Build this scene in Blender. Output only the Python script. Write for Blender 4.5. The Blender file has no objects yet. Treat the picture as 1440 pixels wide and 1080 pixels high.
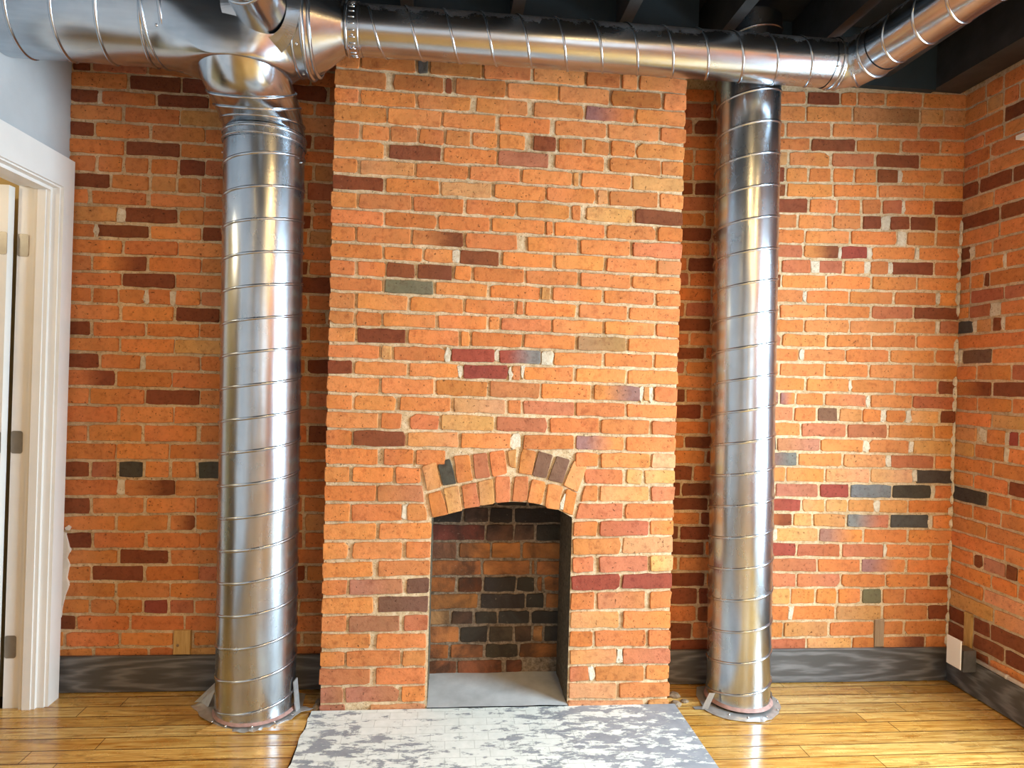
BRICKS_BREAST = (
    "-460,-368,2485,2485,2540,2541,o;-359,-157,2485,2483,2541,2537,b;-145,-109,2483,2483,2537,2537,k;-97,101,2484,2481,2539,2536,b;111,294,2481,2483,2536,2536,o;308,512,2481,2482,2537,2536,o;"
    "521,655,2481,2482,2537,2534,b;665,726,2479,2479,2534,2535,o;737,931,2480,2479,2536,2534,o;-461,-264,2415,2412,2473,2470,b;-238,-46,2412,2413,2471,2471,b;-35,-14,2412,2414,2470,2471,d;"
    "3,198,2412,2411,2470,2471,b;206,405,2413,2412,2468,2471,o;414,612,2411,2412,2469,2470,o;624,825,2410,2409,2467,2467,b;838,931,2409,2408,2469,2468,o;-460,-371,2350,2351,2402,2401,o;"
    "-361,-153,2348,2349,2403,2400,o;-142,61,2349,2349,2400,2400,o;85,286,2348,2347,2402,2401,o;313,510,2347,2348,2399,2398,o;521,715,2346,2348,2400,2398,V;727,930,2345,2345,2399,2398,o;"
    "-460,-263,2282,2281,2339,2338,o;-253,-52,2280,2280,2338,2337,o;-42,159,2280,2279,2335,2336,o;179,376,2279,2279,2336,2336,o;400,603,2279,2279,2335,2336,o;615,819,2279,2278,2335,2334,o;"
    "829,931,2278,2276,2334,2334,o;-459,-364,2214,2213,2270,2269,o;-352,-251,2213,2213,2267,2267,o;-241,-142,2212,2213,2269,2267,o;-132,-40,2211,2211,2268,2267,o;-29,64,2212,2212,2268,2268,o;"
    "75,169,2211,2212,2267,2267,o;178,280,2212,2211,2267,2265,o;316,403,2212,2213,2268,2266,d;416,510,2211,2210,2267,2266,o;522,619,2212,2211,2267,2264,o;627,722,2212,2210,2266,2266,o;"
    "733,930,2210,2210,2267,2264,o;-459,-268,2145,2144,2203,2201,o;-245,-48,2147,2145,2200,2200,d;-38,169,2145,2145,2201,2201,o;178,376,2144,2146,2201,2199,r;404,599,2147,2145,2200,2199,o;"
    "626,831,2146,2144,2200,2198,o;841,930,2145,2145,2199,2198,o;-459,-366,2081,2082,2133,2134,o;-354,-153,2081,2083,2133,2133,t;-141,57,2082,2083,2133,2133,o;69,262,2081,2082,2132,2134,o;"
    "274,470,2080,2081,2134,2132,o;481,500,2081,2080,2132,2133,t;512,710,2080,2081,2134,2134,o;721,931,2081,2081,2134,2132,t;-459,-267,2018,2018,2071,2069,d;-256,-53,2016,2016,2070,2069,o;"
    "-43,154,2015,2015,2069,2068,w;167,363,2016,2013,2069,2068,o;373,566,2015,2013,2067,2069,o;577,617,2013,2014,2068,2069,t;627,825,2012,2013,2068,2067,o;835,930,2013,2011,2068,2068,o;"
    "-461,-367,1949,1949,2006,2004,o;-356,-159,1949,1950,2004,2005,o;-149,45,1950,1949,2003,2002,o;59,249,1949,1946,2004,2002,o;259,462,1947,1946,2002,2001,o;477,512,1947,1946,2003,2002,o;"
    "535,723,1947,1945,2000,1999,t;733,929,1946,1944,2001,1998,d;-460,-265,1887,1885,1938,1936,o;-256,-60,1885,1884,1939,1936,o;-49,150,1883,1883,1936,1936,o;160,366,1883,1884,1936,1935,o;"
    "376,400,1881,1883,1934,1935,o;410,609,1881,1880,1934,1932,o;621,820,1881,1880,1933,1932,o;830,931,1879,1879,1933,1933,o;-460,-370,1821,1818,1873,1875,o;-359,-159,1819,1819,1874,1873,o;"
    "-148,45,1819,1817,1874,1871,D;56,258,1816,1814,1871,1871,o;302,502,1814,1815,1870,1870,o;515,714,1813,1812,1869,1869,o;726,930,1814,1810,1867,1868,p;-460,-265,1757,1756,1808,1808,o;"
    "-255,-110,1756,1753,1805,1805,o;-100,14,1755,1752,1804,1804,o;12,38,1753,1753,1804,1803,M;39,188,1752,1750,1804,1803,d;206,403,1752,1749,1805,1803,o;416,611,1749,1748,1803,1803,o;"
    "622,823,1746,1746,1801,1799,o;833,929,1744,1744,1799,1798,p;-459,-366,1690,1689,1744,1744,o;-354,-253,1691,1689,1744,1743,o;-244,-139,1690,1689,1744,1741,d;-126,7,1689,1687,1743,1742,d;"
    "18,80,1689,1687,1741,1740,o;93,291,1687,1687,1740,1737,o;302,504,1684,1685,1737,1736,o;518,720,1683,1681,1735,1733,o;731,930,1683,1680,1733,1731,o;-459,-261,1632,1629,1679,1676,o;"
    "-250,-66,1628,1626,1676,1677,g;-53,146,1628,1625,1676,1675,o;159,353,1625,1622,1674,1673,o;362,396,1623,1621,1672,1672,t;408,606,1622,1622,1673,1672,o;617,821,1621,1620,1670,1669,o;"
    "832,930,1618,1617,1668,1668,o;-460,-364,1562,1560,1620,1617,o;-353,-163,1561,1560,1619,1617,o;-150,52,1561,1559,1615,1614,o;63,253,1561,1559,1614,1611,o;266,290,1559,1560,1613,1612,o;"
    "301,502,1559,1558,1612,1609,o;516,712,1557,1556,1610,1609,o;723,930,1558,1555,1606,1606,o;-459,-367,1499,1498,1549,1549,o;-356,-263,1497,1498,1550,1547,o;-252,-53,1498,1497,1547,1547,o;"
    "-40,149,1498,1497,1546,1547,o;161,196,1496,1498,1547,1548,o;205,402,1497,1496,1545,1545,p;412,611,1495,1496,1545,1546,o;624,825,1496,1495,1546,1546,o;836,931,1493,1493,1543,1543,o;"
    "-460,-361,1433,1433,1485,1486,o;-350,-167,1431,1432,1486,1486,d;-155,38,1433,1430,1486,1486,o;49,82,1431,1431,1486,1486,o;94,288,1431,1431,1486,1484,o;299,503,1432,1430,1483,1483,o;"
    "514,710,1429,1429,1482,1483,G;722,930,1429,1430,1482,1482,o;-459,-267,1371,1369,1419,1419,o;-254,-219,1370,1368,1419,1421,t;-208,-12,1368,1368,1421,1420,o;-13,11,1369,1370,1419,1420,M;"
    "12,183,1369,1367,1418,1420,R;181,204,1370,1370,1419,1420,M;203,365,1367,1369,1419,1420,Q;364,420,1368,1367,1418,1418,M;420,613,1367,1367,1417,1417,o;627,822,1367,1366,1419,1419,o;"
    "832,929,1366,1368,1418,1416,o;-461,-367,1307,1308,1358,1359,d;-357,-159,1308,1306,1357,1356,o;-147,42,1305,1305,1358,1358,o;41,65,1304,1305,1358,1356,M;64,236,1303,1305,1357,1356,R;"
    "235,257,1303,1304,1355,1356,M;255,287,1303,1303,1357,1358,p;287,304,1304,1305,1358,1358,M;302,499,1305,1301,1356,1357,o;512,712,1304,1301,1356,1356,o;722,930,1301,1301,1354,1355,o;"
    "-461,-265,1238,1236,1297,1294,o;-253,-52,1238,1235,1295,1294,o;-42,156,1235,1233,1294,1292,o;168,365,1233,1231,1293,1291,p;376,574,1233,1231,1292,1289,o;587,773,1232,1230,1290,1288,W;"
    "774,789,1228,1230,1288,1288,M;789,814,1230,1230,1288,1289,t;813,834,1230,1228,1288,1287,M;835,930,1230,1228,1288,1288,o;-461,-364,1171,1170,1226,1225,o;-354,-198,1171,1169,1225,1225,o;"
    "-181,15,1170,1170,1224,1223,o;27,231,1170,1168,1224,1221,w;243,293,1167,1166,1221,1221,o;304,505,1167,1166,1222,1218,r;517,714,1165,1165,1220,1218,o;724,931,1164,1164,1218,1216,o;"
    "-460,-264,1101,1100,1160,1158,o;-251,-175,1100,1100,1160,1159,o;-139,-30,1099,1100,1157,1156,p;-19,186,1099,1099,1158,1157,t;198,398,1100,1097,1156,1153,r;412,610,1098,1097,1155,1155,o;"
    "621,816,1097,1098,1153,1153,o;829,929,1097,1096,1151,1150,p;-459,-365,1032,1033,1090,1089,o;-354,-156,1031,1031,1090,1089,d;-146,49,1032,1032,1087,1089,t;60,254,1030,1030,1088,1088,o;"
    "253,297,1029,1030,1086,1086,M;307,507,1029,1031,1086,1086,o;518,714,1031,1030,1085,1084,V;727,929,1029,1028,1086,1083,o;-460,-263,959,958,1021,1019,o;-238,-125,959,961,1020,1019,o;"
    "-114,1,961,961,1020,1018,o;520,609,963,963,1019,1016,o;622,822,961,962,1019,1018,o;832,931,963,963,1017,1016,w;-461,-367,889,889,947,947,o;-355,-202,890,890,947,948,o;"
    "-190,-96,889,890,949,947,o;558,716,896,894,950,950,p;730,793,896,895,952,952,t;805,931,897,898,952,952,t;-461,-265,816,815,875,877,o;-257,-76,815,817,876,879,p;536,612,824,825,884,884,o;"
    "623,822,825,828,883,883,t;834,931,828,830,885,886,r;-459,-364,738,739,803,804,o;-353,-163,739,741,803,805,o;-164,-139,741,743,806,805,M;-142,-58,742,743,805,805,o;524,716,752,754,813,816,r;"
    "729,929,757,758,814,815,o;-461,-260,666,669,726,729,o;-247,-47,669,672,729,732,o;518,613,683,686,740,742,o;624,826,685,688,743,745,r;836,931,690,690,746,746,o;-460,-367,589,592,653,653,o;"
    "-347,-161,591,594,654,658,o;-142,-48,595,597,658,660,o;518,712,608,613,672,674,o;723,929,614,618,674,680,w;-461,-271,520,524,575,580,o;-246,-50,524,527,581,585,o;518,604,536,539,598,599,p;"
    "628,826,538,543,599,604,r;839,930,541,544,605,605,t;-461,-368,452,451,506,510,o;-358,-154,451,455,509,513,P;-137,-51,457,458,514,516,B;517,714,465,469,523,529,R;725,931,470,473,528,533,R;"
    "-459,-265,381,382,439,441,o;-245,-54,383,383,441,445,B;515,609,388,388,452,456,o;625,820,389,391,455,460,p;842,929,390,392,458,461,o;-461,-367,309,310,367,368,o;-354,-162,309,310,367,369,P;"
    "-144,-52,310,310,369,370,r;518,714,313,313,377,377,t;733,929,311,311,379,379,o;-461,-273,245,244,299,299,o;-248,-57,242,242,298,297,o;516,607,238,237,299,299,o;620,828,239,238,300,299,o;"
    "839,929,237,237,301,299,o;-461,-370,176,174,230,231,o;-358,-156,176,174,231,231,o;-145,-55,172,173,231,230,o;518,710,170,169,225,225,t;708,735,167,169,225,225,M;734,931,167,167,226,225,r;"
    "-461,-268,103,103,164,161,p;-247,-56,101,100,164,160,o;518,595,98,99,156,156,p;595,626,99,100,157,155,M;625,825,100,98,156,155,o;837,929,99,99,155,155,o;-459,-370,34,32,91,91,P;"
    "-361,-159,33,33,91,90,P;-146,-55,33,33,89,90,o;517,711,30,28,88,87,w;724,931,28,29,87,86,o;-459,-364,-13,-13,21,22,P;-266,-55,-15,-16,20,20,w;516,827,-20,-22,18,15,w;847,931,-22,-23,15,16,t"
)
BRICKS_BACK_WEST = (
    "-1520,-1308,2425,2426,2478,2482,o;-1298,-1104,2426,2426,2479,2484,d;-1094,-944,2425,2426,2484,2484,d;-938,-737,2427,2428,2486,2487,o;-725,-527,2428,2428,2487,2489,d;"
    "-516,-466,2428,2429,2491,2492,o;-1519,-1418,2362,2364,2411,2413,d;-1421,-1399,2364,2365,2411,2412,M;-1400,-1201,2363,2365,2412,2413,o;-1190,-994,2364,2368,2414,2414,d;"
    "-988,-786,2367,2367,2415,2416,o;-775,-580,2370,2370,2415,2415,o;-569,-466,2371,2369,2417,2418,o;-1521,-1327,2296,2299,2350,2353,o;-1315,-1106,2297,2296,2353,2354,o;"
    "-1101,-899,2297,2296,2355,2355,t;-888,-686,2295,2295,2356,2356,d;-674,-478,2296,2295,2356,2359,t;-1520,-1432,2229,2230,2285,2284,d;-1423,-1222,2230,2231,2284,2284,o;"
    "-1209,-1006,2230,2230,2286,2286,o;-1001,-799,2230,2230,2284,2283,o;-788,-584,2230,2233,2283,2285,d;-573,-466,2232,2233,2283,2283,p;-1520,-1316,2162,2162,2217,2217,o;"
    "-1307,-1103,2164,2166,2217,2218,d;-1096,-895,2168,2168,2219,2217,o;-883,-674,2171,2172,2219,2220,p;-663,-466,2173,2175,2218,2219,o;-1520,-1424,2090,2091,2148,2150,o;"
    "-1411,-1323,2091,2092,2152,2153,o;-1310,-1221,2092,2094,2153,2152,o;-1210,-1110,2094,2096,2152,2154,o;-1099,-1002,2094,2097,2156,2155,d;-998,-797,2097,2098,2157,2159,r;"
    "-785,-578,2098,2099,2158,2162,o;-567,-466,2102,2103,2163,2162,t;-1521,-1368,2026,2027,2079,2080,d;-1357,-1219,2027,2024,2081,2081,o;-1207,-1115,2025,2024,2081,2084,t;"
    "-1104,-1019,2025,2025,2082,2083,o;-1013,-811,2026,2024,2085,2088,o;-800,-605,2024,2021,2087,2088,p;-594,-466,2022,2020,2090,2090,r;-1520,-1449,1961,1961,2015,2016,o;"
    "-1432,-1229,1961,1963,2014,2012,o;-1208,-1003,1962,1966,2013,2011,o;-998,-796,1964,1967,2013,2011,o;-785,-579,1967,1969,2010,2009,o;-567,-466,1970,1972,2010,2009,p;"
    "-1521,-1337,1891,1892,1947,1951,t;-1340,-1302,1893,1893,1950,1950,M;-1306,-1106,1893,1897,1952,1951,d;-1095,-1003,1896,1897,1951,1954,o;-999,-797,1896,1901,1953,1954,o;"
    "-786,-580,1899,1901,1956,1956,d;-569,-466,1903,1903,1959,1960,o;-1519,-1422,1828,1830,1880,1879,o;-1421,-1405,1831,1830,1880,1881,M;-1407,-1216,1831,1834,1880,1881,d;"
    "-1205,-1012,1831,1833,1882,1884,o;-1006,-805,1835,1836,1885,1888,d;-793,-592,1838,1837,1886,1890,o;-580,-466,1840,1840,1892,1893,t;-1519,-1315,1764,1766,1817,1818,o;"
    "-1304,-1102,1766,1768,1819,1823,o;-1097,-895,1767,1770,1822,1823,o;-884,-683,1770,1775,1825,1826,o;-672,-475,1773,1776,1826,1829,o;-1520,-1432,1693,1696,1751,1751,o;"
    "-1423,-1221,1696,1701,1752,1756,D;-1209,-1009,1701,1703,1756,1759,o;-1004,-802,1706,1710,1759,1759,o;-791,-588,1708,1713,1760,1764,d;-577,-466,1714,1714,1764,1764,o;"
    "-1520,-1317,1635,1637,1682,1687,o;-1310,-1111,1635,1636,1686,1690,d;-1105,-903,1638,1638,1691,1695,o;-892,-689,1638,1638,1695,1700,t;-677,-484,1637,1640,1700,1703,d;"
    "-1519,-1430,1569,1569,1622,1623,o;-1420,-1329,1568,1567,1623,1623,o;-1320,-1227,1569,1568,1623,1625,o;-1228,-1208,1569,1570,1625,1625,M;-1210,-1121,1568,1569,1626,1625,o;"
    "-1121,-1103,1568,1568,1625,1626,M;-1105,-1009,1569,1570,1625,1627,o;-1003,-801,1570,1570,1625,1625,p;-790,-586,1571,1572,1627,1627,o;-575,-466,1572,1573,1626,1627,o;"
    "-1520,-1323,1498,1499,1555,1555,o;-1309,-1112,1499,1502,1555,1558,o;-1101,-932,1505,1504,1558,1557,d;-927,-725,1506,1507,1558,1560,r;-714,-510,1507,1510,1561,1559,o;"
    "-499,-466,1510,1512,1561,1559,o;-1519,-1431,1435,1435,1488,1488,d;-1418,-1221,1434,1437,1488,1489,o;-1212,-1010,1439,1440,1489,1493,o;-1006,-804,1439,1442,1494,1495,o;"
    "-793,-583,1442,1444,1495,1496,d;-572,-466,1443,1444,1498,1499,o;-1521,-1320,1372,1372,1422,1425,o;-1311,-1107,1371,1371,1423,1428,o;-1102,-901,1373,1373,1427,1428,t;"
    "-889,-683,1372,1373,1429,1432,p;-672,-478,1374,1374,1430,1433,o;-1521,-1396,1305,1304,1360,1359,d;-1385,-1236,1304,1305,1359,1359,o;-1239,-1213,1305,1304,1360,1360,M;"
    "-1216,-1005,1304,1305,1359,1361,o;-999,-798,1303,1306,1362,1360,o;-786,-588,1304,1304,1360,1361,o;-577,-466,1306,1305,1362,1362,d;-1521,-1332,1233,1235,1294,1293,D;"
    "-1322,-1113,1233,1235,1292,1293,o;-1109,-907,1233,1234,1294,1291,o;-896,-690,1236,1236,1291,1291,t;-678,-473,1234,1234,1292,1293,o;-1520,-1431,1160,1160,1223,1222,o;"
    "-1420,-1219,1160,1162,1222,1222,o;-1211,-1005,1163,1163,1221,1223,d;-999,-797,1166,1167,1221,1224,o;-786,-579,1165,1169,1224,1225,o;-568,-466,1168,1170,1224,1223,p;"
    "-1520,-1319,1083,1087,1149,1148,o;-1309,-1103,1087,1091,1151,1152,o;-1099,-897,1089,1093,1153,1153,o;-886,-682,1095,1096,1154,1155,d;-671,-466,1097,1100,1156,1157,p;"
    "-1519,-1435,1011,1011,1071,1073,o;-1425,-1225,1012,1012,1074,1077,o;-1213,-1013,1012,1015,1077,1079,o;-993,-791,1015,1017,1080,1083,o;-780,-577,1016,1017,1084,1087,o;"
    "-565,-466,1019,1019,1087,1089,d;-1521,-1324,935,939,999,1000,o;-1316,-1119,940,941,999,1002,o;-1113,-911,943,945,1001,1003,o;-900,-701,944,949,1003,1005,o;-690,-490,948,950,1004,1006,o;"
    "-1519,-1423,864,866,924,925,d;-1411,-1318,866,865,926,928,r;-1306,-1219,867,867,929,928,k;-1207,-1116,866,867,930,929,o;-1105,-1011,868,867,930,932,o;-999,-905,866,866,931,933,k;"
    "-899,-697,868,868,933,937,o;-686,-483,867,869,937,939,o;-1520,-1312,793,794,854,854,o;-1314,-1283,793,795,855,855,M;-1284,-1093,792,795,854,856,D;-1087,-885,794,798,854,855,o;"
    "-874,-674,797,798,856,855,o;-663,-468,799,802,857,856,o;-1520,-1417,717,720,780,781,d;-1406,-1211,719,721,781,782,o;-1198,-1010,723,726,782,785,o;-1005,-804,725,729,783,787,o;"
    "-792,-588,729,731,787,789,r;-577,-466,732,733,789,790,o;-1521,-1321,652,652,704,709,o;-1308,-1118,651,652,708,713,o;-1105,-1010,654,653,713,713,D;-1006,-804,654,655,714,715,o;"
    "-793,-584,654,654,718,720,o;-572,-466,655,655,721,723,t;-1520,-1409,583,581,639,641,d;-1398,-1206,581,581,640,640,o;-1192,-992,581,582,640,640,o;-987,-786,583,583,643,641,o;"
    "-774,-581,583,583,643,643,r;-569,-466,585,585,643,642,o;-1521,-1310,517,518,571,570,o;-1297,-1112,516,518,572,569,d;-1099,-896,516,517,572,570,o;-891,-689,518,517,570,570,o;"
    "-678,-470,517,518,572,573,o;-1521,-1410,450,447,505,504,o;-1401,-1207,450,446,506,506,d;-1195,-992,446,448,505,506,o;-988,-786,447,447,504,504,r;-775,-569,447,446,504,506,d;"
    "-558,-466,445,446,505,504,o;-1519,-1316,386,381,437,436,o;-1303,-1103,380,377,437,436,o;-1098,-896,378,375,435,433,o;-885,-683,374,371,435,434,o;-671,-469,372,368,434,432,p;"
    "-1520,-1413,318,317,371,371,o;-1402,-1309,317,316,371,369,o;-1297,-1210,317,315,371,367,o;-1198,-1109,316,314,367,366,R;-1099,-1007,315,314,365,363,r;-1001,-799,313,310,364,362,o;"
    "-788,-595,312,310,360,359,d;-583,-466,311,307,357,358,o;-1519,-1463,252,250,306,306,d;-1453,-1260,251,248,304,303,o;-1248,-1045,248,243,304,301,o;-1039,-837,242,239,301,298,o;"
    "-826,-630,241,236,298,297,t;-619,-466,235,233,297,298,o;-1520,-1508,185,183,239,240,o;-1495,-1296,183,183,238,236,o;-1286,-1085,184,181,235,232,o;-1000,-799,182,181,232,228,o;"
    "-787,-579,180,179,229,224,r;-568,-466,181,180,223,223,t;-1521,-1397,120,119,171,171,o;-1385,-1184,118,118,173,170,o;-1174,-1085,120,119,171,171,o;-1080,-878,120,119,170,169,t;"
    "-867,-660,120,119,169,170,d;-648,-466,118,117,169,168,p"
)
BRICKS_BACK_EAST = (
    "1137,1336,2543,2552,2593,2604,d;936,1126,2535,2542,2582,2592,o;1343,1549,2552,2562,2602,2613,o;1562,1707,2561,2568,2614,2621,d;1718,1788,2569,2571,2621,2628,o;"
    "1797,1920,2572,2578,2627,2633,o;1932,2102,2577,2585,2634,2643,o;2112,2318,2584,2592,2644,2652,o;1129,1335,2471,2478,2531,2540,o;936,1118,2462,2471,2523,2532,r;"
    "1340,1550,2481,2486,2541,2549,o;1559,1767,2487,2497,2550,2559,o;1777,2088,2497,2509,2559,2573,T;2099,2204,2511,2513,2573,2576,t;2215,2316,2513,2518,2577,2582,t;"
    "1045,1243,2396,2404,2456,2462,d;936,1034,2391,2394,2452,2456,r;1250,1457,2405,2413,2465,2470,o;1468,1670,2414,2423,2472,2482,o;1683,1888,2425,2433,2482,2490,o;"
    "1899,2084,2435,2440,2489,2497,o;2096,2316,2443,2451,2497,2507,o;1158,1360,2342,2350,2388,2398,d;940,1146,2331,2339,2380,2390,o;1366,1572,2349,2358,2397,2406,o;"
    "1585,1789,2357,2366,2408,2417,d;1799,2003,2366,2373,2416,2425,o;2016,2194,2376,2381,2426,2434,o;2205,2316,2383,2388,2435,2441,o;1053,1260,2270,2278,2325,2332,o;"
    "936,1042,2268,2270,2321,2325,o;1265,1473,2278,2287,2334,2341,t;1485,1670,2287,2293,2342,2351,o;1683,1881,2293,2303,2350,2358,r;1894,2097,2303,2308,2359,2365,d;"
    "2106,2316,2310,2319,2367,2376,o;1051,1249,2195,2204,2259,2266,o;936,1040,2188,2195,2255,2259,o;1255,1461,2202,2212,2267,2274,d;1474,1568,2214,2217,2273,2277,o;"
    "1579,1678,2217,2224,2278,2283,o;1690,1784,2223,2229,2282,2287,o;1796,1890,2227,2234,2287,2290,o;1901,1996,2234,2239,2292,2293,d;1996,2017,2236,2239,2294,2293,M;"
    "2015,2208,2239,2248,2294,2303,o;2219,2317,2247,2251,2301,2305,r;1056,1253,2132,2139,2182,2191,d;936,1045,2128,2134,2178,2183,d;1258,1467,2140,2150,2193,2200,d;"
    "1478,1687,2150,2157,2203,2211,o;1698,1898,2159,2167,2211,2221,o;1910,2123,2168,2176,2221,2231,o;2132,2317,2175,2182,2232,2240,o;1156,1361,2068,2075,2123,2134,o;"
    "942,1145,2059,2066,2117,2124,r;1367,1574,2074,2082,2132,2142,d;1586,1706,2082,2085,2142,2146,o;1719,1822,2088,2090,2146,2151,o;1834,1919,2091,2094,2152,2156,o;"
    "1933,2021,2096,2099,2154,2160,r;2018,2039,2096,2098,2160,2159,M;2036,2171,2098,2104,2160,2164,o;2183,2317,2104,2108,2164,2170,d;1108,1311,1998,2004,2056,2060,o;"
    "936,1097,1994,1999,2048,2052,o;1318,1523,2005,2011,2060,2069,o;1535,1689,2012,2016,2070,2073,o;1701,1825,2017,2020,2073,2080,o;1838,1924,2022,2025,2078,2082,d;"
    "1923,1969,2023,2024,2082,2085,M;1970,2058,2024,2030,2084,2086,d;2069,2186,2028,2031,2087,2091,d;2199,2316,2034,2038,2093,2097,o;1145,1348,1934,1939,1989,1995,r;"
    "936,1134,1927,1933,1982,1988,d;1353,1561,1940,1945,1996,2002,o;1572,1773,1945,1952,2000,2008,o;1786,1998,1951,1957,2008,2016,o;2000,2052,1957,1960,2014,2016,M;"
    "2053,2185,1959,1964,2018,2019,o;2197,2317,1963,1966,2020,2024,o;1137,1342,1870,1875,1923,1928,r;936,1126,1865,1869,1916,1919,o;1348,1556,1876,1881,1928,1934,r;"
    "1566,1725,1882,1884,1935,1937,D;1724,1745,1886,1885,1937,1938,M;1742,1863,1885,1890,1939,1943,R;1865,1887,1888,1891,1941,1943,M;1887,2091,1889,1896,1942,1950,o;"
    "2092,2115,1896,1895,1950,1950,M;2114,2318,1896,1900,1950,1954,o;1036,1239,1800,1805,1855,1861,d;936,1025,1798,1801,1851,1855,o;1243,1451,1806,1812,1861,1867,o;"
    "1464,1597,1812,1814,1865,1870,r;1595,1633,1814,1814,1870,1871,M;1632,1746,1816,1818,1870,1874,r;1757,1851,1818,1821,1874,1876,o;1850,1881,1821,1823,1878,1879,M;"
    "1882,1965,1822,1822,1878,1881,o;1963,1986,1822,1825,1880,1880,M;1984,2182,1825,1828,1880,1885,d;2193,2317,1830,1831,1886,1891,o;1047,1243,1734,1738,1788,1795,o;"
    "936,1036,1731,1735,1785,1788,r;1247,1457,1740,1744,1793,1800,d;1466,1668,1744,1749,1799,1804,o;1679,1881,1748,1754,1806,1808,o;1894,2102,1752,1757,1808,1816,o;"
    "2111,2318,1759,1764,1814,1821,o;1150,1346,1674,1676,1725,1730,r;936,1139,1669,1671,1721,1726,o;1351,1565,1678,1683,1728,1734,o;1563,1587,1682,1681,1733,1735,M;"
    "1585,1780,1681,1684,1735,1740,o;1790,1991,1686,1691,1739,1742,o;2004,2199,1690,1693,1743,1748,o;2200,2220,1694,1693,1749,1747,M;2219,2318,1694,1696,1749,1751,o;"
    "1032,1239,1602,1606,1657,1664,r;936,1021,1599,1600,1656,1658,o;1244,1451,1607,1613,1663,1668,r;1463,1669,1611,1617,1666,1671,o;1679,1883,1618,1622,1673,1674,o;"
    "1896,2090,1621,1627,1676,1679,r;2099,2318,1628,1633,1679,1683,d;1152,1357,1541,1544,1593,1596,o;940,1141,1534,1539,1587,1593,d;1362,1570,1544,1551,1596,1602,o;"
    "1580,1786,1551,1555,1602,1609,o;1795,2002,1555,1561,1608,1615,o;2013,2204,1559,1565,1612,1619,o;2203,2227,1563,1566,1618,1619,M;2226,2316,1564,1568,1620,1623,r;"
    "1057,1253,1474,1480,1526,1530,o;936,1046,1471,1475,1522,1525,o;1258,1467,1480,1485,1532,1535,r;1477,1676,1484,1488,1537,1539,o;1687,1893,1487,1492,1540,1546,o;"
    "1902,2107,1493,1497,1545,1551,o;2117,2318,1498,1501,1551,1556,o;1129,1334,1416,1419,1465,1467,o;936,1118,1412,1416,1460,1464,d;1341,1551,1417,1421,1469,1473,o;"
    "1552,1575,1422,1422,1474,1473,M;1574,1770,1421,1424,1472,1477,o;1780,1978,1423,1426,1479,1481,o;1992,2199,1428,1429,1482,1485,o;2211,2317,1431,1431,1487,1488,o;"
    "1040,1247,1350,1354,1400,1406,o;936,1029,1351,1352,1400,1402,r;1254,1459,1353,1353,1405,1407,o;1470,1674,1353,1355,1406,1410,o;1685,1882,1355,1357,1410,1413,o;"
    "1893,2098,1357,1356,1412,1417,o;2108,2318,1357,1357,1416,1420,o;1166,1372,1291,1291,1341,1342,r;953,1155,1289,1289,1340,1339,o;1379,1584,1290,1288,1342,1343,o;"
    "1598,1793,1288,1289,1342,1345,o;1792,1810,1290,1290,1344,1343,M;1810,2011,1288,1288,1343,1345,o;2021,2220,1289,1288,1345,1347,o;2229,2318,1289,1290,1347,1347,d;"
    "1046,1252,1227,1226,1278,1277,o;936,1035,1226,1226,1276,1279,d;1257,1465,1225,1225,1277,1279,v;1476,1541,1225,1225,1277,1277,V;1552,1677,1226,1224,1277,1276,o;"
    "1686,1879,1226,1224,1277,1276,p;1877,1902,1223,1224,1277,1276,M;1903,2099,1224,1222,1277,1278,o;2108,2318,1224,1221,1277,1277,r;1121,1322,1154,1153,1212,1213,o;"
    "936,1110,1153,1153,1213,1214,d;1328,1536,1152,1155,1213,1213,p;1545,1643,1153,1154,1211,1213,o;1656,1745,1154,1154,1212,1212,B;1757,1860,1156,1155,1212,1210,t;"
    "1869,1952,1155,1155,1211,1210,o;1952,1984,1156,1156,1210,1212,M;1982,2072,1154,1155,1210,1211,o;2072,2098,1155,1156,1211,1212,M;2098,2231,1154,1157,1211,1210,t;"
    "2244,2316,1157,1156,1211,1212,d;1157,1358,1086,1085,1140,1141,o;939,1146,1087,1088,1139,1140,o;1364,1570,1085,1088,1143,1143,o;1581,1786,1086,1086,1142,1143,r;"
    "1797,1983,1085,1085,1142,1144,r;1996,2209,1087,1087,1143,1144,o;2219,2317,1085,1086,1144,1144,o;1046,1247,1024,1022,1073,1076,d;936,1035,1025,1024,1074,1075,o;"
    "1252,1460,1022,1021,1074,1073,k;1470,1664,1021,1022,1073,1075,P;1674,1871,1022,1019,1073,1073,o;1867,1901,1020,1019,1074,1075,M;1902,2091,1020,1017,1076,1074,o;"
    "2090,2119,1019,1018,1073,1074,M;2117,2318,1017,1017,1076,1074,t;1146,1347,956,954,1010,1009,d;936,1134,957,957,1014,1010,o;1353,1560,953,952,1009,1009,Q;1571,1772,954,952,1008,1008,o;"
    "1784,1982,952,952,1007,1006,t;1981,2011,952,951,1006,1005,M;2010,2214,950,951,1008,1004,r;2226,2316,950,950,1007,1005,o;1089,1294,881,882,943,942,o;936,1078,883,883,944,943,d;"
    "1300,1507,882,882,941,942,o;1517,1691,883,882,943,941,o;1702,1906,883,882,942,941,w;1917,2116,882,884,941,940,w;2113,2135,884,884,940,938,M;2134,2317,881,882,939,939,k;"
    "1038,1242,814,816,869,869,d;936,1027,816,814,870,869,d;1248,1454,814,815,869,870,r;1467,1665,815,814,870,870,P;1677,1809,814,813,870,871,R;1821,2013,812,814,872,869,K;"
    "2023,2208,812,814,870,870,k;2205,2232,813,811,871,871,M;2229,2317,813,812,871,871,o;1167,1372,749,751,803,804,o;958,1155,752,751,804,802,d;1377,1585,751,749,803,801,R;"
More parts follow.
